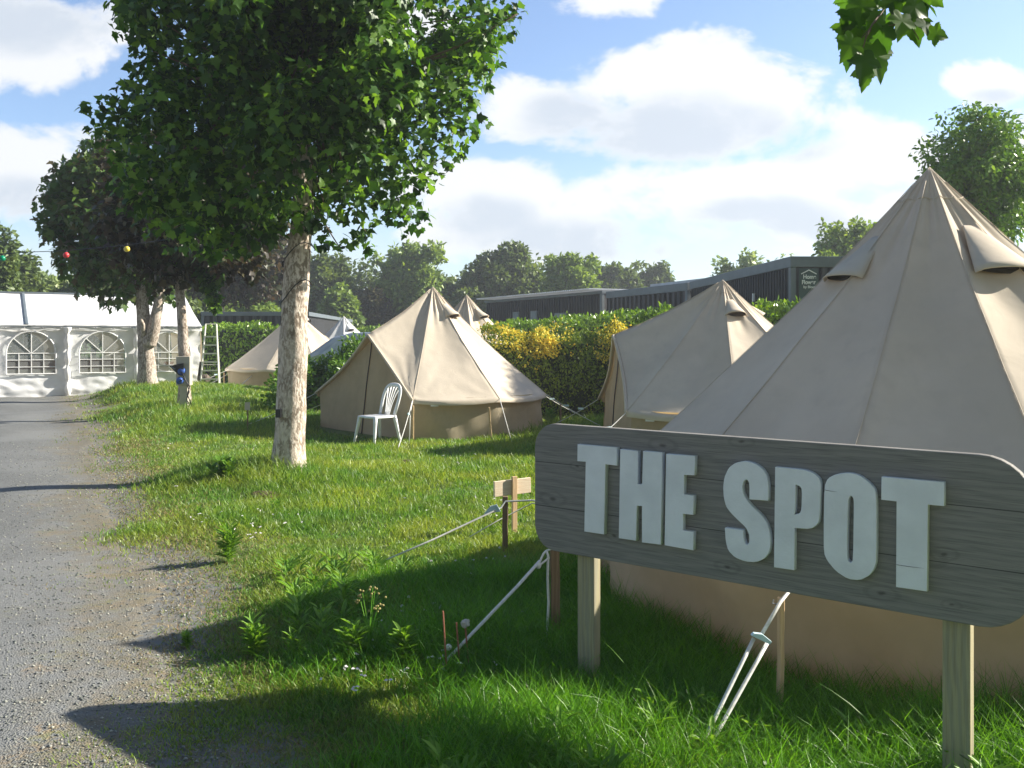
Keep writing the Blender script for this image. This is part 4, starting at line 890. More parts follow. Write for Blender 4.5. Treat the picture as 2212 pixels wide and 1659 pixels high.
# ---------------------------------------------------------------- marquee
MQY, X0, X1 = 27.4, -9.22-7.12, -9.22
TM = R(30)
def rotm(o):
    p = o.location-Vector((X1, MQY, 0)); o.location = Matrix.Rotation(TM, 3, 'Z') @ p+Vector((X1, MQY, 0)); o.rotation_euler[2] += TM; return o
mq = thing('marquee', (X1, MQY, 0), 'long white party marquee with arched windows at the end of the drive', 'marquee', rz=TM)
EZ, RZ, MD = 1.93, 2.9, 5.0
def wallsheet(xa, xb, y, seed, win=True, flip=1):
    nxg, nzg = 66, 64; V = []; keep = []
    w_ = xb-xa; cx = (xa+xb)/2; hw = .60; z0, z1 = .62, 1.18; 
    for j in range(nzg+1):
        for i in range(nxg+1):
            u = i/nxg; v = j/nzg; x = xa+w_*u; z = EZ*v
            e_ = min(u, 1-u); o = .04*nz(x*1.4+seed, z*1.6, 1)+.024*math.sin((x*2.2*(1 if u < .5 else -1)+z*3)*2.6+nz(x, z, seed)*6)*(1-min(1, e_*2.4))+.03*nz(x*4, z*7+seed, 2)*(1-v*.7)
            V.append((x, y+flip*(-o), z-.02))
    Fc = []; n1_ = nxg+1
    for j in range(nzg):
        for i in range(nxg):
            x = xa+w_*(i+.5)/nxg; z = EZ*(j+.5)/nzg
            ins = win and abs(x-cx) < hw and z > z0 and (z < z1 or ((x-cx)/hw)**2+((z-z1)/.60)**2 < 1)
            if not ins: Fc.append((j*n1_+i, j*n1_+i+1, (j+1)*n1_+i+1, (j+1)*n1_+i))
    return V, Fc, cx, hw, z0, z1
bays = [X1-1.78*k for k in (4, 3, 2, 1, 0)]
M['clearpvc'] = None
m_, t_, p_, out_ = new_mat('clear pvc window'); p_.inputs['Base Color'].default_value = (.75,.8,.82,1); p_.inputs['Roughness'].default_value = .12
tp = t_.new('ShaderNodeBsdfTransparent'); tp.inputs[0].default_value = (.80,.84,.84,1); mx_ = t_.new('ShaderNodeMixShader'); mx_.inputs[0].default_value = .22; t_.link(tp.outputs[0], mx_.inputs[1]); t_.link(p_.outputs[0], mx_.inputs[2]); t_.link(mx_.outputs[0], out_.inputs[0]); M['clearpvc'] = m_
for k in range(4):
    V, Fc, cx, hw, z0, z1 = wallsheet(bays[k], bays[k+1], MQY, k*3.1); mb = MB(); mb.add(V, Fc); wl = mb.build('wall', M['pvc'], mq, smooth=True)
    V, Fc, cx, hw, z0, z1 = wallsheet(bays[k], bays[k+1], MQY+MD, k*5.1+2, flip=-1); mb = MB(); mb.add(V, Fc); mb.build('wall', M['pvc'], mq, smooth=True)
    for (yy_, s_) in ((MQY-.045, 1), (MQY+MD+.045, -1)):
        pts = [(cx-hw, yy_, z0), (cx-hw, yy_, z1)]+[(cx-hw*math.cos(math.pi*j/14), yy_, z1+.60*math.sin(math.pi*j/14)) for j in range(1, 14)]+[(cx+hw, yy_, z1), (cx+hw, yy_, z0)]
        fr = MB(); fr.tube(pts+[pts[0]], .022, 6); zs = (z0+.19, z0+.38, z0+.56)
        for zb in zs[:2]: fr.tube([(cx-hw, yy_, zb), (cx+hw, yy_, zb)], .011, 5)
        fr.tube([(cx-hw, yy_, z1), (cx+hw, yy_, z1)], .013, 5)
        for xo in (-.5, 0, .5): fr.tube([(cx+hw*xo, yy_, z0), (cx+hw*xo, yy_, z1 if xo else z1+.6)], .012, 5)
        for sg in (-1, 1): fr.tube([(cx, yy_, z1), (cx+sg*hw*.72, yy_, z1+.60*.69)], .012, 5)
        wn = fr.build('window', M['whitepaint'], mq)
        pn = MB(); pn.add([(p[0], p[1]+.012*s_, p[2]) for p in pts], [tuple(range(len(pts)))]); link('pane', pn.mesh('pane'), M['clearpvc'], wn)
# gathered curtains at the poles
for k, xb in enumerate(bays[1:-1]):
    V = []; n_ = 60; mb = MB()
    pts = [(xb+.015*nz(j*.2, k), MQY-.07, .02+(EZ-.06)*j/n_) for j in range(n_+1)]
    rad = [.03+.085*abs(math.sin(j/n_*math.pi*4.3+.4))+.03*(j/n_)**6 for j in range(n_+1)]
    mb.tube(pts, rad, 14, flat=.7)
    for i in range(len(mb.V)): x_, y_, z_ = mb.V[i]; mb.V[i] = (x_+.008*math.sin(math.atan2(y_-MQY, x_-xb)*5+z_*3), y_, z_)
    mb.build('gathered_curtain', M['pvc'], mq, smooth=True)
# end walls
for xe in (X0, X1):
    def ew(u, v, xe=xe):
        y = MQY+MD*u; top = EZ+(RZ-EZ)*(1-abs(u*2-1)); z = top*v; o = .06*nz(y*1.2, z*1.2, xe)+.03*math.sin(y*5+z*2); return Vector((xe+o*(1-v)+(.05 if xe == X1 else 0)*math.sin(v*math.pi), y, z-.02))
    MB().grid(ew, 40, 24).build('end_wall', M['pvc'], mq, smooth=True)
def rf(u, v):
    x = X0-.03+(X1-X0+.06)*u; t = v*2-1; y = MQY+MD/2+t*(MD/2+.05); z = EZ+(RZ-EZ)*(1-abs(t)); sgd = -.03*math.sin(abs(t)*math.pi)*(1+.5*math.sin(x*3.1)); o = .012*nz(x*2, y*2, 1)
    return Vector((x, y, z+.02+sgd+o))
MB().grid(rf, 120, 40).build('roof', M['pvc'], mq, smooth=True)
vl = MB()
vl.grid(lambda u, v: Vector((X0-.03+(X1-X0+.06)*u, MQY-.075-.01*math.sin(u*60), EZ+.03-.16*v*(.9+.1*abs(math.sin(u*40))))), 160, 4); vl.build('valance', M['pvc'], mq, smooth=True)
MB().box(((X0+X1)/2, MQY-.095, EZ-.015), (X1-X0+.05, .012, .035)).build('eave_strap', M['darkgrey'], mq)
MB().box(((X0+X1)/2, MQY+MD/2, RZ+.035), (X1-X0+.05, .12, .05)).build('ridge_strap', M['darkgrey'], mq)
st_ = MB()
for xs in (X1-4.55,):
    st_.tube([rf((xs-X0)/(X1-X0), .5*(1-j/10))+Vector((0, 0, .02)) for j in range(11)], .05, 6, flat=.3)
st_.build('roof_strap', M['darkgrey'], mq)
# fairy lights along the eave
fl = MB(); x_ = X0
pts = []
for j in range(81): x_ = X0+(X1-X0)*j/80; pts.append((x_, MQY-.12, EZ+.02-.05*abs(math.sin(j*math.pi/10))))
fl.tube(pts, .005, 4)
for j in range(3, 80, 5): fl.sphere((pts[j][0], pts[j][1]-.01, pts[j][2]-.04), .022, 5)
rotm(tag(recenter(fl.build('fairy_lights', M['peg']), (-13.2, MQY-.12, EZ)), 'thin string of tiny bulbs pinned along the marquee eave', 'string lights'))
for (px, py) in ((44, 656), (168, 655)):
    p = AT(px, py, 27.9); 
    tag(recenter(MB().tube([p+Vector((0,-.1,.12)), p+Vector((0,-.1,.06)), p+Vector((0,-.1,-.08))], [.025,.05,.03], 8).build('lamp_socket', M['darkgrey'], None, smooth=True), p), 'dark bulb hanging near the marquee ridge, '+('leftmost' if px < 100 else 'right of the roof strap'), 'lamp')
# things inside the marquee, seen through its right window
tb = thing('folding_table', (-10.3, 29.3, 0), 'white folding table inside the marquee behind the right window', 'table')
MB().box((-10.3, 29.3, .74), (1.8, .7, .04)).build('table_top', M['whitepaint'], tb)
for sx in (-.8, .8):
    for sy in (-.28, .28): MB().tube([(-10.3+sx, 29.3+sy, 0), (-10.3+sx, 29.3+sy, .72)], .015, 6).build('leg', M['peg'], tb)
rotm(tb)
p = (-10.15, 28.9, .76); o = MB().tube([(p[0], p[1], .76), (p[0], p[1], .8), (p[0], p[1], 1.02)], [.16, .15, .05], 12).build('white_jug', M['whitepaint'], None, smooth=True); rotm(tag(recenter(o, p), 'white cone shaped jug on the table inside the marquee', 'jug'))
M['orange'] = mat('orange plastic', (.7,.25,.05), .5)
p = (-9.85, 28.9, .76); o = MB().tube([(p[0], p[1], .76), (p[0], p[1], .87)], [.1, .15], 14).build('orange_bowl', M['orange'], None, smooth=True); rotm(tag(recenter(o, p), 'orange bowl on the table inside the marquee', 'bowl'))
p = (-10.6, 28.9, .76); o = MB().box((p[0], p[1], .98), (.22, .18, .44), taper=.9).build('white_canister', M['whitepaint']); bevel(o, .03, 3); rotm(tag(recenter(o, p), 'tall white canister left on the table inside the marquee', 'canister'))
M['brownwood'] = mat('brown bench wood', (.22,.10,.06), .6)
for k, (bx_, lab) in enumerate(((-15.3, 'brown bench inside the marquee behind its left window'), (-13.6, 'brown bench inside the marquee behind the second window'), (-11.9, 'brown bench inside the marquee near the gathered curtain'))):
    bn = thing('bench', (bx_, 30.6, 0), lab, 'bench', 'benches inside the marquee')
    MB().box((bx_, 30.6, .45), (1.6, .3, .05)).build('seat', M['brownwood'], bn); MB().box((bx_, 30.78, .78), (1.6, .04, .28)).build('backrest', M['brownwood'], bn)
    for s in (-.7, .7): MB().box((bx_+s, 30.65, .3), (.06, .3, .6)).build('leg', M['brownwood'], bn)
    rotm(bn)

# ---------------------------------------------------------------- ladder
ld = AT(456, 826, 27.0); lad = thing('step_ladder', (ld.x, 27.0, g1(ld.x, 27.0)), 'aluminium step ladder standing open between marquee and hedge', 'ladder')
zT = EYE+(HOR-700)/F*27-lad.location.z
fr = MB()
for s in (-1, 1): fr.tube([(s*.26, -.35, 0), (s*.15, 0, zT)], .028, 6)
fr.tube([(-.15, 0, zT), (.15, 0, zT)], .018, 6); fr.build('front_frame', M['alu'], lad, local=True)
for k in range(6):
    t = (k+1)/7.5; MB().box((0, -.35*(1-t), zT*t), (.52-.22*t, .08, .04)).build('step', M['alu'], lad, local=True)
fr = MB()
for s in (-1, 1): fr.tube([(s*.3-.08, .45, 0), (s*.15, .02, zT-.03)], .02, 6)
fr.tube([(-.3, .3, zT*.35), (.14, .3, zT*.35)], .012, 6); fr.build('rear_frame', M['alu'], lad, local=True)
lad.rotation_euler = (0, 0, R(12))
st = thing('tarpaulin_heap', tuple(AT(440, 824, 27.1)), 'small grey brown heap at the foot of the marquee corner', 'heap')
hb = MB(); hb.sphere(AT(441, 818, 27.1), .16, 8, (1.2, 1, .8)); hb.box(AT(434, 800, 27.2), (.1, .1, .5), ry=.15)
for i, v in enumerate(hb.V): hb.V[i] = (v[0]+.04*nz(v[0]*9, v[1]*9, v[2]*9), v[1], v[2]+.04*nz(v[2]*9, v[0]*9))
hb.build('cover', mat('grey brown sacking', (.16,.13,.10), .9, .3, 12), st)

# ---------------------------------------------------------------- hook-up post and funnel lamp
hz_ = 18.0; hp = AT(399, 870, hz_); gz_ = g1(hp.x, hz_)
hk = thing('hookup_post', (hp.x, hz_, gz_), 'beige electric hook-up post with blue sockets before the slim trunk', 'power post')
M['beigebox'] = mat('beige enamel', (.50,.46,.37), .5, .06, 8); M['blueplug'] = mat('blue plastic', (.05,.12,.42), .35, .05)
bevel(MB().box((0, 0, .28), (.15, .12, .75)).build('post', M['beigebox'], hk, local=True), .006)
bevel(MB().box((.0, -.02, .93-gz_+.03), (.27, .16, .56)).build('box', M['beigebox'], hk, local=True), .012)
for (dx, dz_) in ((-.02, .97), (-.05, .78)):
    s_ = MB(); s_.tube([(dx, -.10, dz_-gz_), (dx, -.17, dz_-gz_-.02)], [.075, .06], 14); s_.build('socket', M['blueplug'], hk, smooth=True, local=True)
cbm = MB(); cbm.tube([(-.02, -.17, .93-gz_), (.02, -.2, .72), (.10, -.15, .5), (.13, -.12, .35), (.09, -.15, .2), (.16, -.1, .02)], .012, 6); cbm.tube([(-.05, -.17, .76-gz_), (.06, -.18, .6), (.14, -.12, .45), (.10, -.14, .3), (.18, -.1, .05)], .01, 6); cbm.build('cable', M['black'], hk, smooth=True, local=True)
fu = thing('funnel_lamp', tuple(AT(382, 800, 17.95)), 'black funnel shaped lamp fixed on the left of the hook-up post', 'lamp')
c_ = AT(387, 783, 17.95); fm = MB(); fm.add([AT(365, 790, 17.8), AT(397, 784, 17.8), AT(397, 812, 17.85), AT(386, 811, 17.9), AT(365, 790, 18.1), AT(397, 784, 18.1), AT(397, 812, 18.05), AT(386, 811, 18.0)],
     [(0,1,2,3), (7,6,5,4), (0,4,5,1), (1,5,6,2), (2,6,7,3), (3,7,4,0)]); bevel(fm.build('shade', M['black'], fu), .01)
MB().box(AT(374, 795, 17.79), (.09, .012, .02), ry=.5).build('rim', M['darkgrey'], fu)
# small staff with tag in the lawn
sp = AT(535, 928, 15.5); sgp = thing('tag_stake', (sp.x, 15.5, g1(sp.x, 15.5)), 'slim grey tag on a stick in the lawn left of the nearest trunk', 'marker')
MB().box((0, 0, .22), (.02, .02, .5)).build('shaft', M['stake'], sgp, local=True); MB().box((0, -.015, .42), (.09, .01, .13)).build('plate', M['beigebox'], sgp, local=True)

# ---------------------------------------------------------------- festoon lights
fs = [(-180, 575), (5, 549), (143, 541), (274, 529), (400, 511), (520, 488), (640, 455)]
def fd(px): return 17.5-(px+180)/820*6.8
P_ = [AT(px, py, fd(px)) for px, py in fs]
ft = thing('festoon_lights', tuple(P_[3]), 'black cable of round coloured party bulbs strung across the drive trees', 'string lights')
mb = MB(); limb(mb, P_, .006, .006, 5); mb.build('cable', M['black'], ft)
for (px, py, cc, lab) in ((5, 558, (.0,.25,.13), 'green bulb'), (143, 551, (.62,.05,.06), 'red bulb'), (274, 538, (.75,.6,.08), 'yellow bulb'), (400, 519, (.6,.65,.62), 'white bulb')):
    m_ = mat(lab+' shell', cc, .3, .05); p = AT(px, py, fd(px)); b_ = MB().sphere(p, .045*fd(px)/14, 8).build('bulb', m_, ft, smooth=True); b_['label'] = lab
    MB().tube([p+Vector((0,0,.04)), p+Vector((0,0,.085))], .018, 8).build('bulb_socket', M['black'], b_)
pw = MB(); limb(pw, [(-80, 60, 14), (-40, 58, 7.3), (-20, 55, 6.9)], .03, .03, 5)

# ---------------------------------------------------------------- dark cabins
def cabin(p0, p1, zt, depth, label, fascia=.2, slatm='slat', pitch=.14, wins=(), name='slatted_cabin', group='dark slatted cabins', sw=.09):
    a_ = Vector((*p0, 0)); b_ = Vector((*p1, 0)); L_ = (b_-a_).length; t_ = (b_-a_).normalized(); rz = math.atan2(t_.y, t_.x)
    root = thing(name, tuple(a_), label, 'cabin', group, rz=rz)     # local x along the wall, +y away from camera
    MB().box((L_/2, depth/2, (zt-fascia)/2), (L_-.04, depth-.04, zt-fascia)).build('wall', M['slat'], root, local=True)
    s_ = MB(); x_ = pitch/2
    g_ = random.Random(int(L_*10))
    while x_ < L_: s_.box((x_, -.03, (zt-fascia)/2), (sw, .04, zt-fascia)); x_ += pitch
    s_.build('cladding', M[slatm], root, local=True)
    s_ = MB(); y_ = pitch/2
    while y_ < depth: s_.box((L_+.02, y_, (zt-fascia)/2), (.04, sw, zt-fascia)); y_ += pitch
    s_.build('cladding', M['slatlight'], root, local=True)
    bevel(MB().box((L_/2, depth/2, zt-fascia/2), (L_+.16, depth+.16, fascia)).build('fascia', M['darkgrey'], root, local=True), .01)
    bevel(MB().box((L_-.02, -.01, (zt-fascia)/2), (.16, .12, zt-fascia-.004)).build('corner_post', M['darkgrey'], root, local=True), .01)
    for (xw, zw, ww, hw_) in wins:
        f_ = MB().box((xw, -.07, zw), (ww+.12, .06, hw_+.12)).build('window', M['darkgrey'], root, local=True); q = MB().box((xw, -.105, zw), (ww, .02, hw_)).build('pane', M['glass'], f_, local=True)
    return root, rz
cA, rzA = cabin((-1.25, 46), (3.55, 36.3), 3.45, 4, 'long low dark cabin with narrow windows and thin corrugated eave', .12, wins=((3.4, 2.0, .5, 1.5), (5.2, 2.0, .5, 1.5), (7.6, 2.0, .9, 1.2)), pitch=.22, sw=.12)
ce = MB()
for k in range(70): ce.box((10.8*(k+.5)/70, 1.6, 3.52), (.09, 4.4, .05))
ce.build('corrugated_roof', M['roofmetal'], cA, local=True)
cB, rzB = cabin((3.75, 36.0), (5.75, 30.2), 3.4, 5, 'middle dark cabin with widely spaced grey slats', .26, slatm='slatlight', pitch=.36, sw=.15)
MB().box((2.2, 3.2, 3.6), (5.5, 2.2, .3)).build('roof_box', M['roofmetal'], cB, local=True)
cC, rzC = cabin((5.85, 30.0), (6.28, 20.7), 3.42, 6, 'nearest dark cabin with white house logo on its green corner panel', .24, slatm='slat', pitch=.2, sw=.12)
# its right hand face carries the panel with the logo: built in the cabin's own axes, face at local x = L
Lc = math.hypot(.43, 9.3); 
pn = MB().box((Lc+.07, .33, 1.58), (.03, .44, 3.14)).build('panel', M['greenpanel'], cC, local=True)
lg = MB()
def lq(y, z, w_, h_): lg.box((Lc+.092, y, z), (.008, w_, h_))
lg.box((Lc+.092, .33-.085, 3.07), (.008, .20, .022), rx=R(27)); lg.box((Lc+.092, .33+.085, 3.07), (.008, .20, .022), rx=R(-27))
lg.build('logo', M['whitepaint'], cC, local=True)
def text(body, size, yc, zc, parent, sx=1.0, bold=.0):
    cu = bpy.data.curves.new('lettering', 'FONT'); cu.body = body; cu.size = size; cu.extrude = .003; cu.offset = bold; cu.align_x = 'CENTER'
    tmp = bpy.data.objects.new('tmp', cu); col.objects.link(tmp); dg = bpy.context.evaluated_depsgraph_get(); me = bpy.data.meshes.new_from_object(tmp.evaluated_get(dg)); bpy.data.objects.remove(tmp)
    me.transform(Matrix.Translation((Lc+.092, yc, zc)) @ Matrix.Rotation(R(90), 4, 'Z') @ Matrix.Rotation(R(90), 4, 'X') @ Matrix.Diagonal((sx, 1, 1, 1))); me.materials.clear()
    return link('lettering', me, M['whitepaint'], parent, local=True)
text('Home', .13, .345, 2.92, cC, .9, .004); text('Flower', .13, .325, 2.80, cC, .85, .004); text('by Bloom', .08, .36, 2.71, cC, 1, .002)
lamp_ = MB().box((Lc-2.6, -.08, 2.62), (.09, .05, .2)).build('wall_lamp', M['whitepaint'], cC, local=True)
# left dark cabin behind the hedge
cD, rzD = cabin((-12.9, 51), (-12.0, 36), 2.62, 4, 'dark slatted cabin end rising behind the left laurel hedge', .16, slatm='slatlight', pitch=.3, sw=.16)
cD.name = 'slatted_cabin'
# caravan with ribbed roof
mh = thing('mobile_home', (-10.9, 60, 0), 'pale mobile home with ribbed grey roof behind the white bell tent', 'mobile home')
MB().box((-10.5, 62, 1.15), (10.5, 4, 2.3)).build('wall', M['cream'], mh)
rfm = MB(); rfm.grid(lambda u, v: Vector((-16+11.2*u, 59.8+2.4*v, 2.62+.42*v)), 4, 2)
for k in range(44): rfm.add([(-15.9+k*.255, 59.78, 2.64), (-15.83+k*.255, 59.78, 2.68), (-15.76+k*.255, 59.78, 2.64), (-15.9+k*.255, 62.2, 3.06), (-15.83+k*.255, 62.2, 3.10), (-15.76+k*.255, 62.2, 3.06)], [(0,1,4,3), (1,2,5,4)])
rfm.grid(lambda u, v: Vector((-16+11.2*u, 64.2-2.0*v, 2.62+.42*v)), 4, 2); rfm.build('roof', M['roofmetal'], mh)
MB().box((-10.4, 59.76, 2.47), (11.2, .1, .28)).build('fascia', M['cream'], mh)
ca = thing('folded_awning', (XD(598, 40), 40, 0), 'blue grey awning end with white edge left of the nearest trunk', 'awning')
ma = MB(); ma.add([AT(590, 712, 40), AT(590, 700, 40), AT(601, 687, 40), AT(608, 690, 40), AT(608, 715, 40), AT(590, 712, 40.5), AT(590, 700, 40.5), AT(601, 687, 40.5), AT(608, 690, 40.5), AT(608, 715, 40.5)], [(0,1,2,3,4), (9,8,7,6,5), (0,5,6,1), (1,6,7,2), (2,7,8,3), (3,8,9,4), (4,9,5,0)]); ma.build('canopy', mat('blue grey fabric', (.08,.13,.17), .7), ca)
MB().tube([AT(589, 702, 39.9), AT(600, 686, 39.9), AT(609, 689, 39.9)], .05, 6).build('trim', M['whitepaint'], ca)
MB().tube([AT(600, 712, 40.2), (XD(600, 40.2), 40.2, 0)], .03, 6).build('pole', M['peg'], ca)

# ---------------------------------------------------------------- car behind the shrub (local x forward)
car = thing('parked_car', (-4.05, 25.2, 0), 'silver blue parked car behind the shrub, windscreen curving up behind the tent', 'car', rz=R(188))
M['carpaint'] = mat('silver blue car paint', (.45,.52,.60), .25, .03, 3, metal=.5, spec=.6); M['carglass'] = mat('tinted windscreen', (.30,.38,.43), .06, .15, 3, spec=1.0)
prof = [(-2.05,.35), (-2.12,.75), (-2.05,1.05), (-1.8,1.5), (-1.5,1.68), (-.6,1.76), (.3,1.74), (.75,1.62), (1.25,1.25), (1.5,1.08), (2.0,.92), (2.15,.7), (2.15,.35)]
def cs(p, s):
    w_ = .84 if p[1] < 1.05 else .84-.20*(p[1]-1.05)/.7; return Vector((p[0], s*w_, p[1]))
n_ = len(prof); V = [cs(p, -1) for p in prof]+[cs(p, 1) for p in prof]; mb = MB(); mb.add(V, [tuple(range(n_))[::-1], tuple(range(n_, 2*n_))]+[(i, (i+1) % n_, (i+1) % n_+n_, i+n_) for i in range(n_)])
bd = mb.build('body', M['carpaint'], car, local=True); bevel(bd, .04, 3)
def strip(a0, a1, ins=.08, lift=.012):
    p, q = Vector((a0[0], 0, a0[1])), Vector((a1[0], 0, a1[1])); nn = Vector((-(q.z-p.z), 0, q.x-p.x)).normalized(); nn = nn if nn.z > 0 else -nn
    w0 = cs(a0, 1).y-ins; w1 = cs(a1, 1).y-ins; m_ = MB(); m_.add([p+nn*lift+Vector((0,-w0,0)), p+nn*lift+Vector((0,w0,0)), q+nn*lift+Vector((0,w1,0)), q+nn*lift+Vector((0,-w1,0))], [(0,1,2,3)]); return m_
wm = strip((.80,1.585), (1.46,1.10)); wsn = wm.build('windscreen', M['carglass'], car, local=True)
strip((-2.0,1.12), (-1.82,1.47)).build('rear_window', M['carglass'], car, local=True)
for s in (-1, 1):
    for (xa, xb, xc, xd) in ((-1.85,-1.65,-.75,-.75), (-.68,-.68,.28,.28), (.35,.35,.62,1.12)):
        mb = MB(); mb.add([cs((xa,1.1), s)+Vector((0,s*.012,0)), cs((xb,1.6), s)+Vector((0,s*.012,0)), cs((xc,1.62 if xc < .5 else 1.57), s)+Vector((0,s*.012,0)), cs((xd,1.1 if xd < 1 else 1.14), s)+Vector((0,s*.012,0))], [(0,1,2,3)]); mb.build('side_window', M['carglass'], car, local=True)
    for xw in (-1.3, 1.35):
        tw = MB(); tw.tube([(xw, s*.72, .32), (xw, s*.87, .32)], .32, 20); ty = tw.build('wheel', M['black'], car, smooth=False, local=True); MB().tube([(xw, s*.86, .32), (xw, s*.885, .32)], [.2, .17], 12).build('rim', M['peg'], ty, local=True)
    MB().box((2.1, s*.6, .76), (.12, .3, .14)).build('headlight', M['glass'], car, local=True)
    MB().box((1.0, s*.95, 1.12), (.12, .2, .14)).build('mirror', M['carpaint'], car, local=True)

# ---------------------------------------------------------------- molehills, weeds, flowers
def mole(px, py, wd, h, label):
    d = EYE*F/(py-HOR); d = (EYE-g1(XD(px, d), d))*F/(py-HOR); x = XD(px, d); z = g1(x, d); mb = MB(); rr = wd*d/F/2
    for (dx, dy, s) in [(0, 0, 1)]+[(random.uniform(-.9,.9), random.uniform(-.7,.7), random.uniform(.15,.35)) for _ in range(22)]:
        mb.sphere((dx*rr, dy*rr, 0), rr*s, 10 if s == 1 else 6, (1, .9, h))
    for i, v in enumerate(mb.V): f = 1+.3*nz(v[0]*20, v[1]*20, v[2]*20); mb.V[i] = (v[0]*f, v[1]*f, v[2]*f)
    o = mb.build('molehill', M['soil'], None); o.location = (x, d, z); tag(o, label, 'molehill', 'molehills in the lawn')
mole(882, 1004, 42, .5, 'brown molehill in the lawn below the plastic chair'); mole(1106, 1022, 34, .45, 'small molehill just above the fresh wooden marker'); mole(566, 1068, 66, .35, 'flat bare soil mound at the foot of the nearest trunk'); mole(1122, 1196, 40, .4, 'shaded soil lump beside the thin dark stake')
def weed(px, py, hpx, n, label, name='weed_plant', m='weed', ls=.5, spread=.7, d=None, seed=0):
    d = d or EYE*F/(py-HOR); 
    for _ in range(3): x = XD(px, d); d = (EYE-g1(x, d))*F/(py-HOR)
    x = XD(px, d); h = hpx*d/F; g_ = np.random.default_rng(seed+px); root = thing(name, (x, d, g1(x, d)), label, 'plant', 'leafy weeds in the grass'); st = MB(); P, A_, N_, S = [], [], [], []
    for k in range(n):
        an = g_.random()*6.28; r_ = spread*h*.5*g_.random(); top = np.array([math.cos(an)*r_, math.sin(an)*r_, h*(.55+.45*g_.random())]); st.tube([(top[0]*.3, top[1]*.3, -.02), tuple(top*np.array([.6,.6,.6])), tuple(top)], .0025, 4)
        for q in range(16):
            t = .12+.88*q/15; a2 = q*2.4+an; dr_ = np.array([math.cos(a2), math.sin(a2), .35+.5*t]); P.append(top*t); A_.append(dr_); N_.append(np.array([-math.cos(a2)*.5, -math.sin(a2)*.5, 1])); S.append(h*ls*(.5+.5*g_.random()))
    st.build('stem', M[m], root, local=True); Vl, Fl = leaves(np.array(P), np.array(A_), np.array(N_), np.array(S), 'lance' if m == 'weed' else 'oval'); link('leaves', mesh_np('leaves', Vl, Fl), M[m], root, local=True)
for (px, py, h, n, lab, nm) in ((490, 1215, 75, 8, 'bright green leafy weed in the lawn edge beside the gravel, tallest there', 'weed_plant'), (405, 1400, 40, 6, 'small bright weed on the gravel edge by the pointed tent shadow', 'weed_plant'),
        (550, 1425, 80, 9, 'large bright weed with many leaves right of the small gravel edge weed', 'weed_plant'), (640, 1428, 62, 5, 'narrow upright weed between two larger ones in the shaded grass', 'weed_plant'), (760, 1440, 95, 8, 'tall leafy weed left of the flowering stalk', 'weed_plant'),
        (865, 1455, 95, 7, 'bright leafy weed just left of the white rope end', 'weed_plant'), (595, 1110, 30, 5, 'low weed beneath the nearest trunk', 'weed_plant'), (430, 1120, 26, 5, 'little weed tuft near the gravel edge below the tree', 'weed_plant'),
        (966, 940, 22, 7, 'leafy weed against the wall of the sunlit tent', 'weed_plant'), (1068, 938, 24, 7, 'leafy weed beside the slanting stake at the tent wall', 'weed_plant'), (1188, 925, 40, 12, 'leafy weed clump by the right edge of the sunlit tent', 'weed_plant')):
    weed(px, py, h, n, lab, nm)
weed(488, 1040, 46, 12, 'dark glossy leafy plant left of the nearest trunk base', 'weed_plant', 'bush', .6, 1.6)
# flowering stalk and dandelion stems
fp = AT(800, 1440, 4.55); fz = g1(fp.x, 4.55); fl_ = thing('flower_stalk', (fp.x, 4.55, fz), 'tall thin stalk with tiny yellowish flower heads in the shaded grass', 'plant'); mb = MB(); hd = MB()
for k in range(7):
    an = random.uniform(-1, 1); tp_ = Vector((.02+an*.09, random.uniform(-.05,.05), (1440-1262)/F*4.55-.03+random.uniform(-.1, .03))); mb.tube([(0, 0, -.02), (an*.015, 0, tp_.z*.55), tp_], .002, 4)
    for q in range(5): hd.sphere(tp_+Vector((random.uniform(-.02,.02), random.uniform(-.02,.02), random.uniform(-.03,.01))), .006, 4)
mb.build('stem', M['tallgrass'], fl_, local=True); hd.build('flower_head', mat('small ochre buds', (.4,.34,.12), .7), fl_, local=True)
for k, (px, pt, pb_, hd_, lab) in enumerate(((957, 1320, 1425, 0, 'leftmost reddish dandelion stem at the low end of the white rope'), (986, 1345, 1428, 0, 'middle pinkish dandelion stem without a head'), (1005, 1352, 1420, 1, 'dandelion stem with closed white seed head beside the rope'))):
    d = 4.42+.05*k; x = XD(px, d); z = g1(x, d); h = AT(px, pt, d).z-z; o = thing('dandelion', (x, d, z), lab, 'dandelion', 'dandelion stems'); MB().tube([(.02, 0, -.02), (.01, 0, h*.5), (0, 0, h)], .0045, 6).build('stem', M['reddish'], o, local=True)
    if hd_:
        q = MB(); q.sphere((0, 0, h+.012), .022, 8, (1, 1, .9))
        for i, v in enumerate(q.V): f = 1+.5*nz(v[0]*90, v[1]*90, v[2]*90); q.V[i] = (v[0]*f, v[1]*f, h+.012+(v[2]-h-.012)*f)
        q.build('seed_head', mat('grey white fluff', (.6,.58,.52), .95), o, local=True)

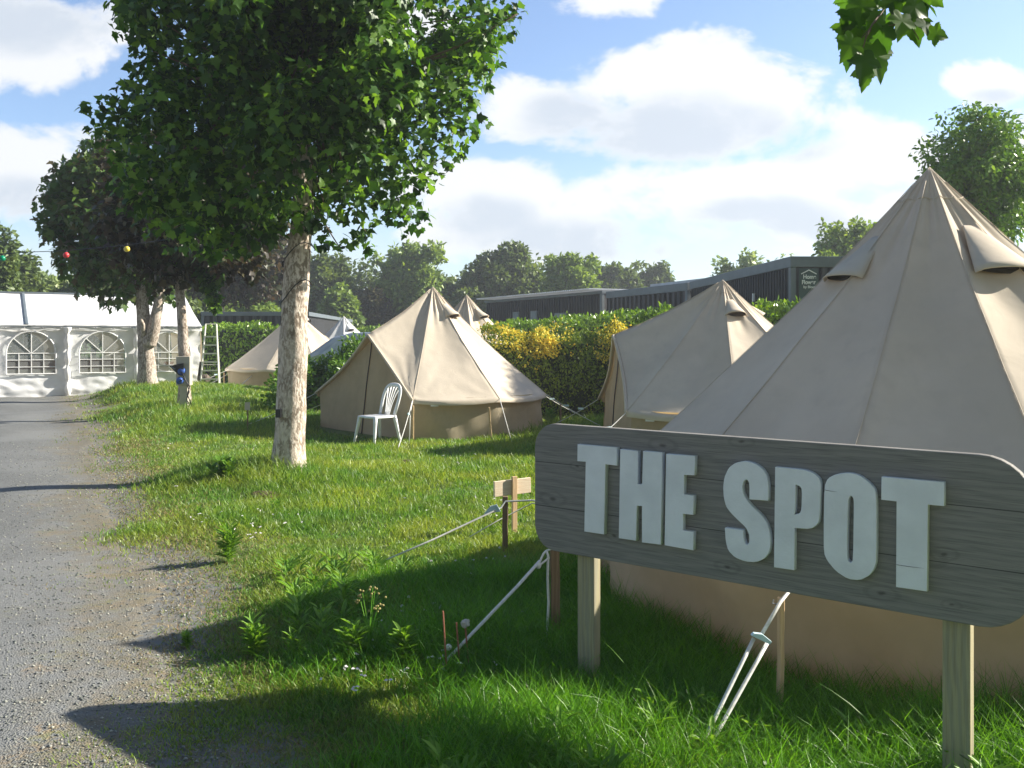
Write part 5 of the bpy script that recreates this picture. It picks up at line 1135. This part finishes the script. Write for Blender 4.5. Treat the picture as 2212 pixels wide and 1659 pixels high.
# ---------------------------------------------------------------- grass
def blades(x, y, h, wd, lean, seg, rs):
    n = len(x); z = G(x, y)-.01; ang_ = rs.random(n)*2*np.pi; fa = rs.random(n)*np.pi; ld_ = np.stack([np.cos(ang_), np.sin(ang_)], 1)*lean[:, None]*h[:, None]; wx = np.stack([np.cos(fa), np.sin(fa)], 1)
    rows = []; 
    for s in range(seg):
        t = s/seg; wdt = wd*(1-t**1.5*.8)*.5; cx = x+ld_[:, 0]*t*t; cy = y+ld_[:, 1]*t*t; cz = z+h*t*(1-.25*lean*t)
        rows.append(np.stack([cx-wx[:, 0]*wdt, cy-wx[:, 1]*wdt, cz], 1)); rows.append(np.stack([cx+wx[:, 0]*wdt, cy+wx[:, 1]*wdt, cz], 1))
    rows.append(np.stack([x+ld_[:, 0], y+ld_[:, 1], z+h*(1-.25*lean)], 1))
    k = len(rows); V = np.stack(rows, 1).reshape(-1, 3); b_ = (np.arange(n)*k)[:, None]
    Q = np.concatenate([b_+np.array([[2*s, 2*s+1, 2*s+3, 2*s+2]]) for s in range(seg-1)]) if seg > 1 else None; T_ = b_+np.array([[2*seg-2, 2*seg-1, 2*seg]])
    return V, ([Q, T_] if Q is not None else [T_])
def noise2(x, y, s, seed=0):
    r_ = np.random.default_rng(seed); v = np.zeros_like(x)
    for k in range(6):
        a_ = r_.random()*6.28; f_ = s*(.6+1.2*r_.random()); v += np.sin((x*np.cos(a_)+y*np.sin(a_))*f_+r_.random()*6.28)
    return v/2.4
def free(x, y, mrg=.02):
    k = np.ones(len(x), bool)
    for (cx, cy, r) in foot: k &= ((x-cx)**2+(y-cy)**2) > (r+mrg)**2
    k &= ~((y > MQY-.05+.577*(x-X1)) & (x < X1+.02)); return k
def stuff(name, V, Fs, m): return tag(link(name, mesh_np(name, V, Fs), M[m]), kind='stuff')
N = 640000
d = np.exp(rng.uniform(np.log(2.5), np.log(36), N)); x = d*rng.uniform(-.60, .60, N)
rd = x-road_edge(d)+.25*noise2(x, d, 3.0, 1)
keep = free(x, d) & (rng.random(N) < sstep(rd, -.1, .8)*.93+.07*(rd > -.25))
x, d, rd = x[keep], d[keep], rd[keep]
pt = noise2(x, d, 1.6, 5); pt2 = noise2(x, d, 4.5, 6)
h = .068+.03*np.clip(pt, -.8, 1.5)+.018*pt2+.03*rng.random(len(x)); h = np.clip(h, .04, .2)*(.45+.55*sstep(rd, .3, 1.6))
# longer grass round the trunks, the tent walls and the far bank
for (cx, cy, s, a_) in ((-6.4, 18.2, 1.4, .12), (-9.0, 23.2, 1.6, .08), (-2.65, 10.2, .55, .08), (-3.4, 10.0, .5, .06), (3.0, 17, 1.5, .1), (.7, 15.7, .7, .12), (-4.3, 16.0, .7, .05)): h += a_*np.exp(-((x-cx)**2+(d-cy)**2)/(2*s*s))*(.5+rng.random(len(x)))
h *= .7+.6*rng.random(len(x))
wd = .003+.0008*d
near = d < 8
V, Fs = blades(x[near], d[near], h[near], wd[near], .25+.7*rng.random(near.sum()), 3, rng); stuff('lawn_grass', V, Fs, 'grass')
f_ = ~near; V, Fs = blades(x[f_], d[f_], h[f_], wd[f_], .2+.6*rng.random(f_.sum()), 2, rng); stuff('lawn_grass', V, Fs, 'grass')
# long grass in front of and around the sign and the large tent
N = 210000
x = rng.uniform(-1.9, 3.4, N); y = rng.uniform(2.35, 6.2, N)
cen = np.clip(1.15-np.abs((x-.75)+.05*(y-4))/2.2, 0, 1)
dens_ = sstep(x-(.35-.27*(y-2.4))+.35*noise2(x, y, 3.5, 9), -.95, .25)*sstep(y, 6.6, 5.4)
t3d = np.sqrt((x-T3X)**2+(y-T3Y)**2)-2.13
keep = free(x, y, .0) & (rng.random(N) < np.clip(dens_, 0, 1)) & (x < .6*y+.15) 
x, y, t3d = x[keep], y[keep], t3d[keep]
h = .13+.16*rng.random(len(x))**1.4+.07*noise2(x, y, 3, 12).clip(-1, 1)+.14*np.exp(-np.clip(t3d, 0, 9)/.35)*rng.random(len(x)); h = np.clip(h, .05, .42)
h *= np.where(y < 3.2, .8, 1.0)*sstep(x, -1.9, -.1).clip(.45, 1)
V, Fs = blades(x, y, h, .0035+.003*rng.random(len(x)), .3+.9*rng.random(len(x))**1.5, 4, rng); stuff('long_grass', V, Fs, 'tallgrass')
# broad leaved weeds low in the long grass
N = 420; x = rng.uniform(-1.7, 2.2, N); y = rng.uniform(2.6, 6.5, N); k = free(x, y, .05) & (x > road_edge(y)+.75) & (noise2(x, y, 2.6, 55) > .1); x, y = x[k], y[k]; nb = 22
ang_ = rng.random((len(x), nb))*6.28; hh_ = rng.random((len(x), nb))*(.05+.11*rng.random((len(x), 1))); rr_ = .012+.02*rng.random((len(x), nb))
pp = np.stack([x[:, None]+rr_*np.cos(ang_), y[:, None]+rr_*np.sin(ang_), G(x, y)[:, None]+.02+hh_], -1).reshape(-1, 3)
ax_ = np.stack([np.cos(ang_), np.sin(ang_), .45+.5*rng.random(ang_.shape)], -1).reshape(-1, 3); nm_ = np.stack([-np.cos(ang_)*.4, -np.sin(ang_)*.4, np.ones_like(ang_)], -1).reshape(-1, 3)
Vl, Fl = leaves(pp, ax_, nm_, .05+.05*rng.random(len(pp)), 'lance'); stuff('leafy_ground_cover', Vl, Fl, 'weed')
# a few long arching blades
N = 420; x = rng.uniform(-.6, 2.2, N); y = rng.uniform(3.0, 5.6, N); k = free(x, y, 0) & (x > .4-.27*(y-2.4)); x, y = x[k], y[k]
V, Fs = blades(x, y, rng.uniform(.25, .42, len(x)), np.full(len(x), .0055), rng.uniform(.3, 1.3, len(x)), 7, rng); stuff('arching_grass', V, Fs, 'tallgrass')
# dry verge along the gravel and moss tufts on it
N = 90000; d = np.exp(rng.uniform(np.log(2.4), np.log(27), N)); off = rng.normal(.45, .5, N); x = road_edge(d)+off
nn_ = noise2(x, d, 3.3, 21); keep = (rng.random(N) < .35+.5*sstep(nn_, -.3, .8)) & (np.abs(off) < 1.5) & free(x, d) & ((off > .0) | (nn_ > .5)); x, d, off = x[keep], d[keep], off[keep]
V, Fs = blades(x, d, (.012+.035*rng.random(len(x)))*(1+.4*(off > .3)), .0025+.0007*d, .4+.9*rng.random(len(x)), 2, rng); stuff('verge_grass', V, Fs, 'drygrass')
N = 26000; d = np.exp(rng.uniform(np.log(2.6), np.log(27), N)); x = road_edge(d)-rng.random(N)**1.5*9; nn_ = noise2(x, d, 2.2, 31)+.5*noise2(x, d, 9, 32)
keep = (nn_ > .75) & (x > -.62*d); x, d = x[keep], d[keep]
V, Fs = blades(x, d, .01+.02*rng.random(len(x)), .003+.0008*d, .4+.9*rng.random(len(x)), 2, rng); stuff('gravel_moss_tufts', V, Fs, 'drygrass')
# loose stones
N = 14000; d = np.exp(rng.uniform(np.log(2.4), np.log(14), N)); x = road_edge(d)+.2-rng.random(N)**1.2*(.7+d*.45); k = x > -.62*d; x, d = x[k], d[k]; n_ = len(x)
oc = np.array([(1,0,0),(-1,0,0),(0,1,0),(0,-1,0),(0,0,1),(0,0,-1)], float); ft_ = np.array([(0,2,4),(2,1,4),(1,3,4),(3,0,4),(2,0,5),(1,2,5),(3,1,5),(0,3,5)])
s_ = (.003+.006*rng.random(n_)**3+.0003*d); J = oc[None]*s_[:, None, None]*(.6+.7*rng.random((n_, 6, 1))); an = rng.random(n_)*6.28
Jx = J[..., 0]*np.cos(an)[:, None]-J[..., 1]*np.sin(an)[:, None]; Jy = J[..., 0]*np.sin(an)[:, None]+J[..., 1]*np.cos(an)[:, None]
V = np.stack([x[:, None]+Jx, d[:, None]+Jy, G(x, d)[:, None]+.008+J[..., 2]*.7], -1).reshape(-1, 3); Fl = (ft_[None]+(np.arange(n_)*6)[:, None, None]).reshape(-1, 3)
M['stone'] = leaf_mat('loose stones', [(.10,.11,.12), (.17,.18,.19), (.26,.27,.27), (.4,.4,.38)], 0.0, .85); stuff('loose_gravel', V, Fl, 'stone')
# daisies
N = 900; d = np.exp(rng.uniform(np.log(3), np.log(14), N)); x = d*rng.uniform(-.5, .3, N); k = (x > road_edge(d)+.6) & free(x, d) & (noise2(x, d, 2.0, 41) > .5); x, d = x[k][:220], d[k][:220]
pp = np.column_stack([x, d, G(x, d)+.07+.03*rng.random(len(x))]); Vl, Fl = leaves(pp, rng.normal(size=pp.shape)*np.array([1,1,.3]), np.tile([0., -.5, 1.], (len(pp), 1)), np.full(len(pp), .022), 'quad'); Vl2, Fl2 = leaves(pp, rng.normal(size=pp.shape)*np.array([1,1,.3]), np.tile([0., -.5, 1.], (len(pp), 1)), np.full(len(pp), .022), 'quad')
M['daisy'] = mat('white petals', (.75,.72,.7), .8); stuff('daisies', np.concatenate([Vl, Vl2]), np.concatenate([Fl, Fl2+len(Vl)]), 'daisy')

# ---------------------------------------------------------------- haze in the air
hm = bpy.data.materials.new('haze'); hm.use_nodes = True; ht = NT(hm.node_tree); ht.n.remove(ht.n['Principled BSDF'])
pv = ht.new('ShaderNodeVolumePrincipled'); pv.inputs['Color'].default_value = (.86, .92, 1, 1); pv.inputs['Density'].default_value = HAZE; pv.inputs['Anisotropy'].default_value = .3
ht.link(pv.outputs[0], ht.n['Material Output'].inputs['Volume'])
hz = MB().box((0, 45, 10), (260, 150, 22.4)); tag(hz.build('haze', hm), kind='stuff')
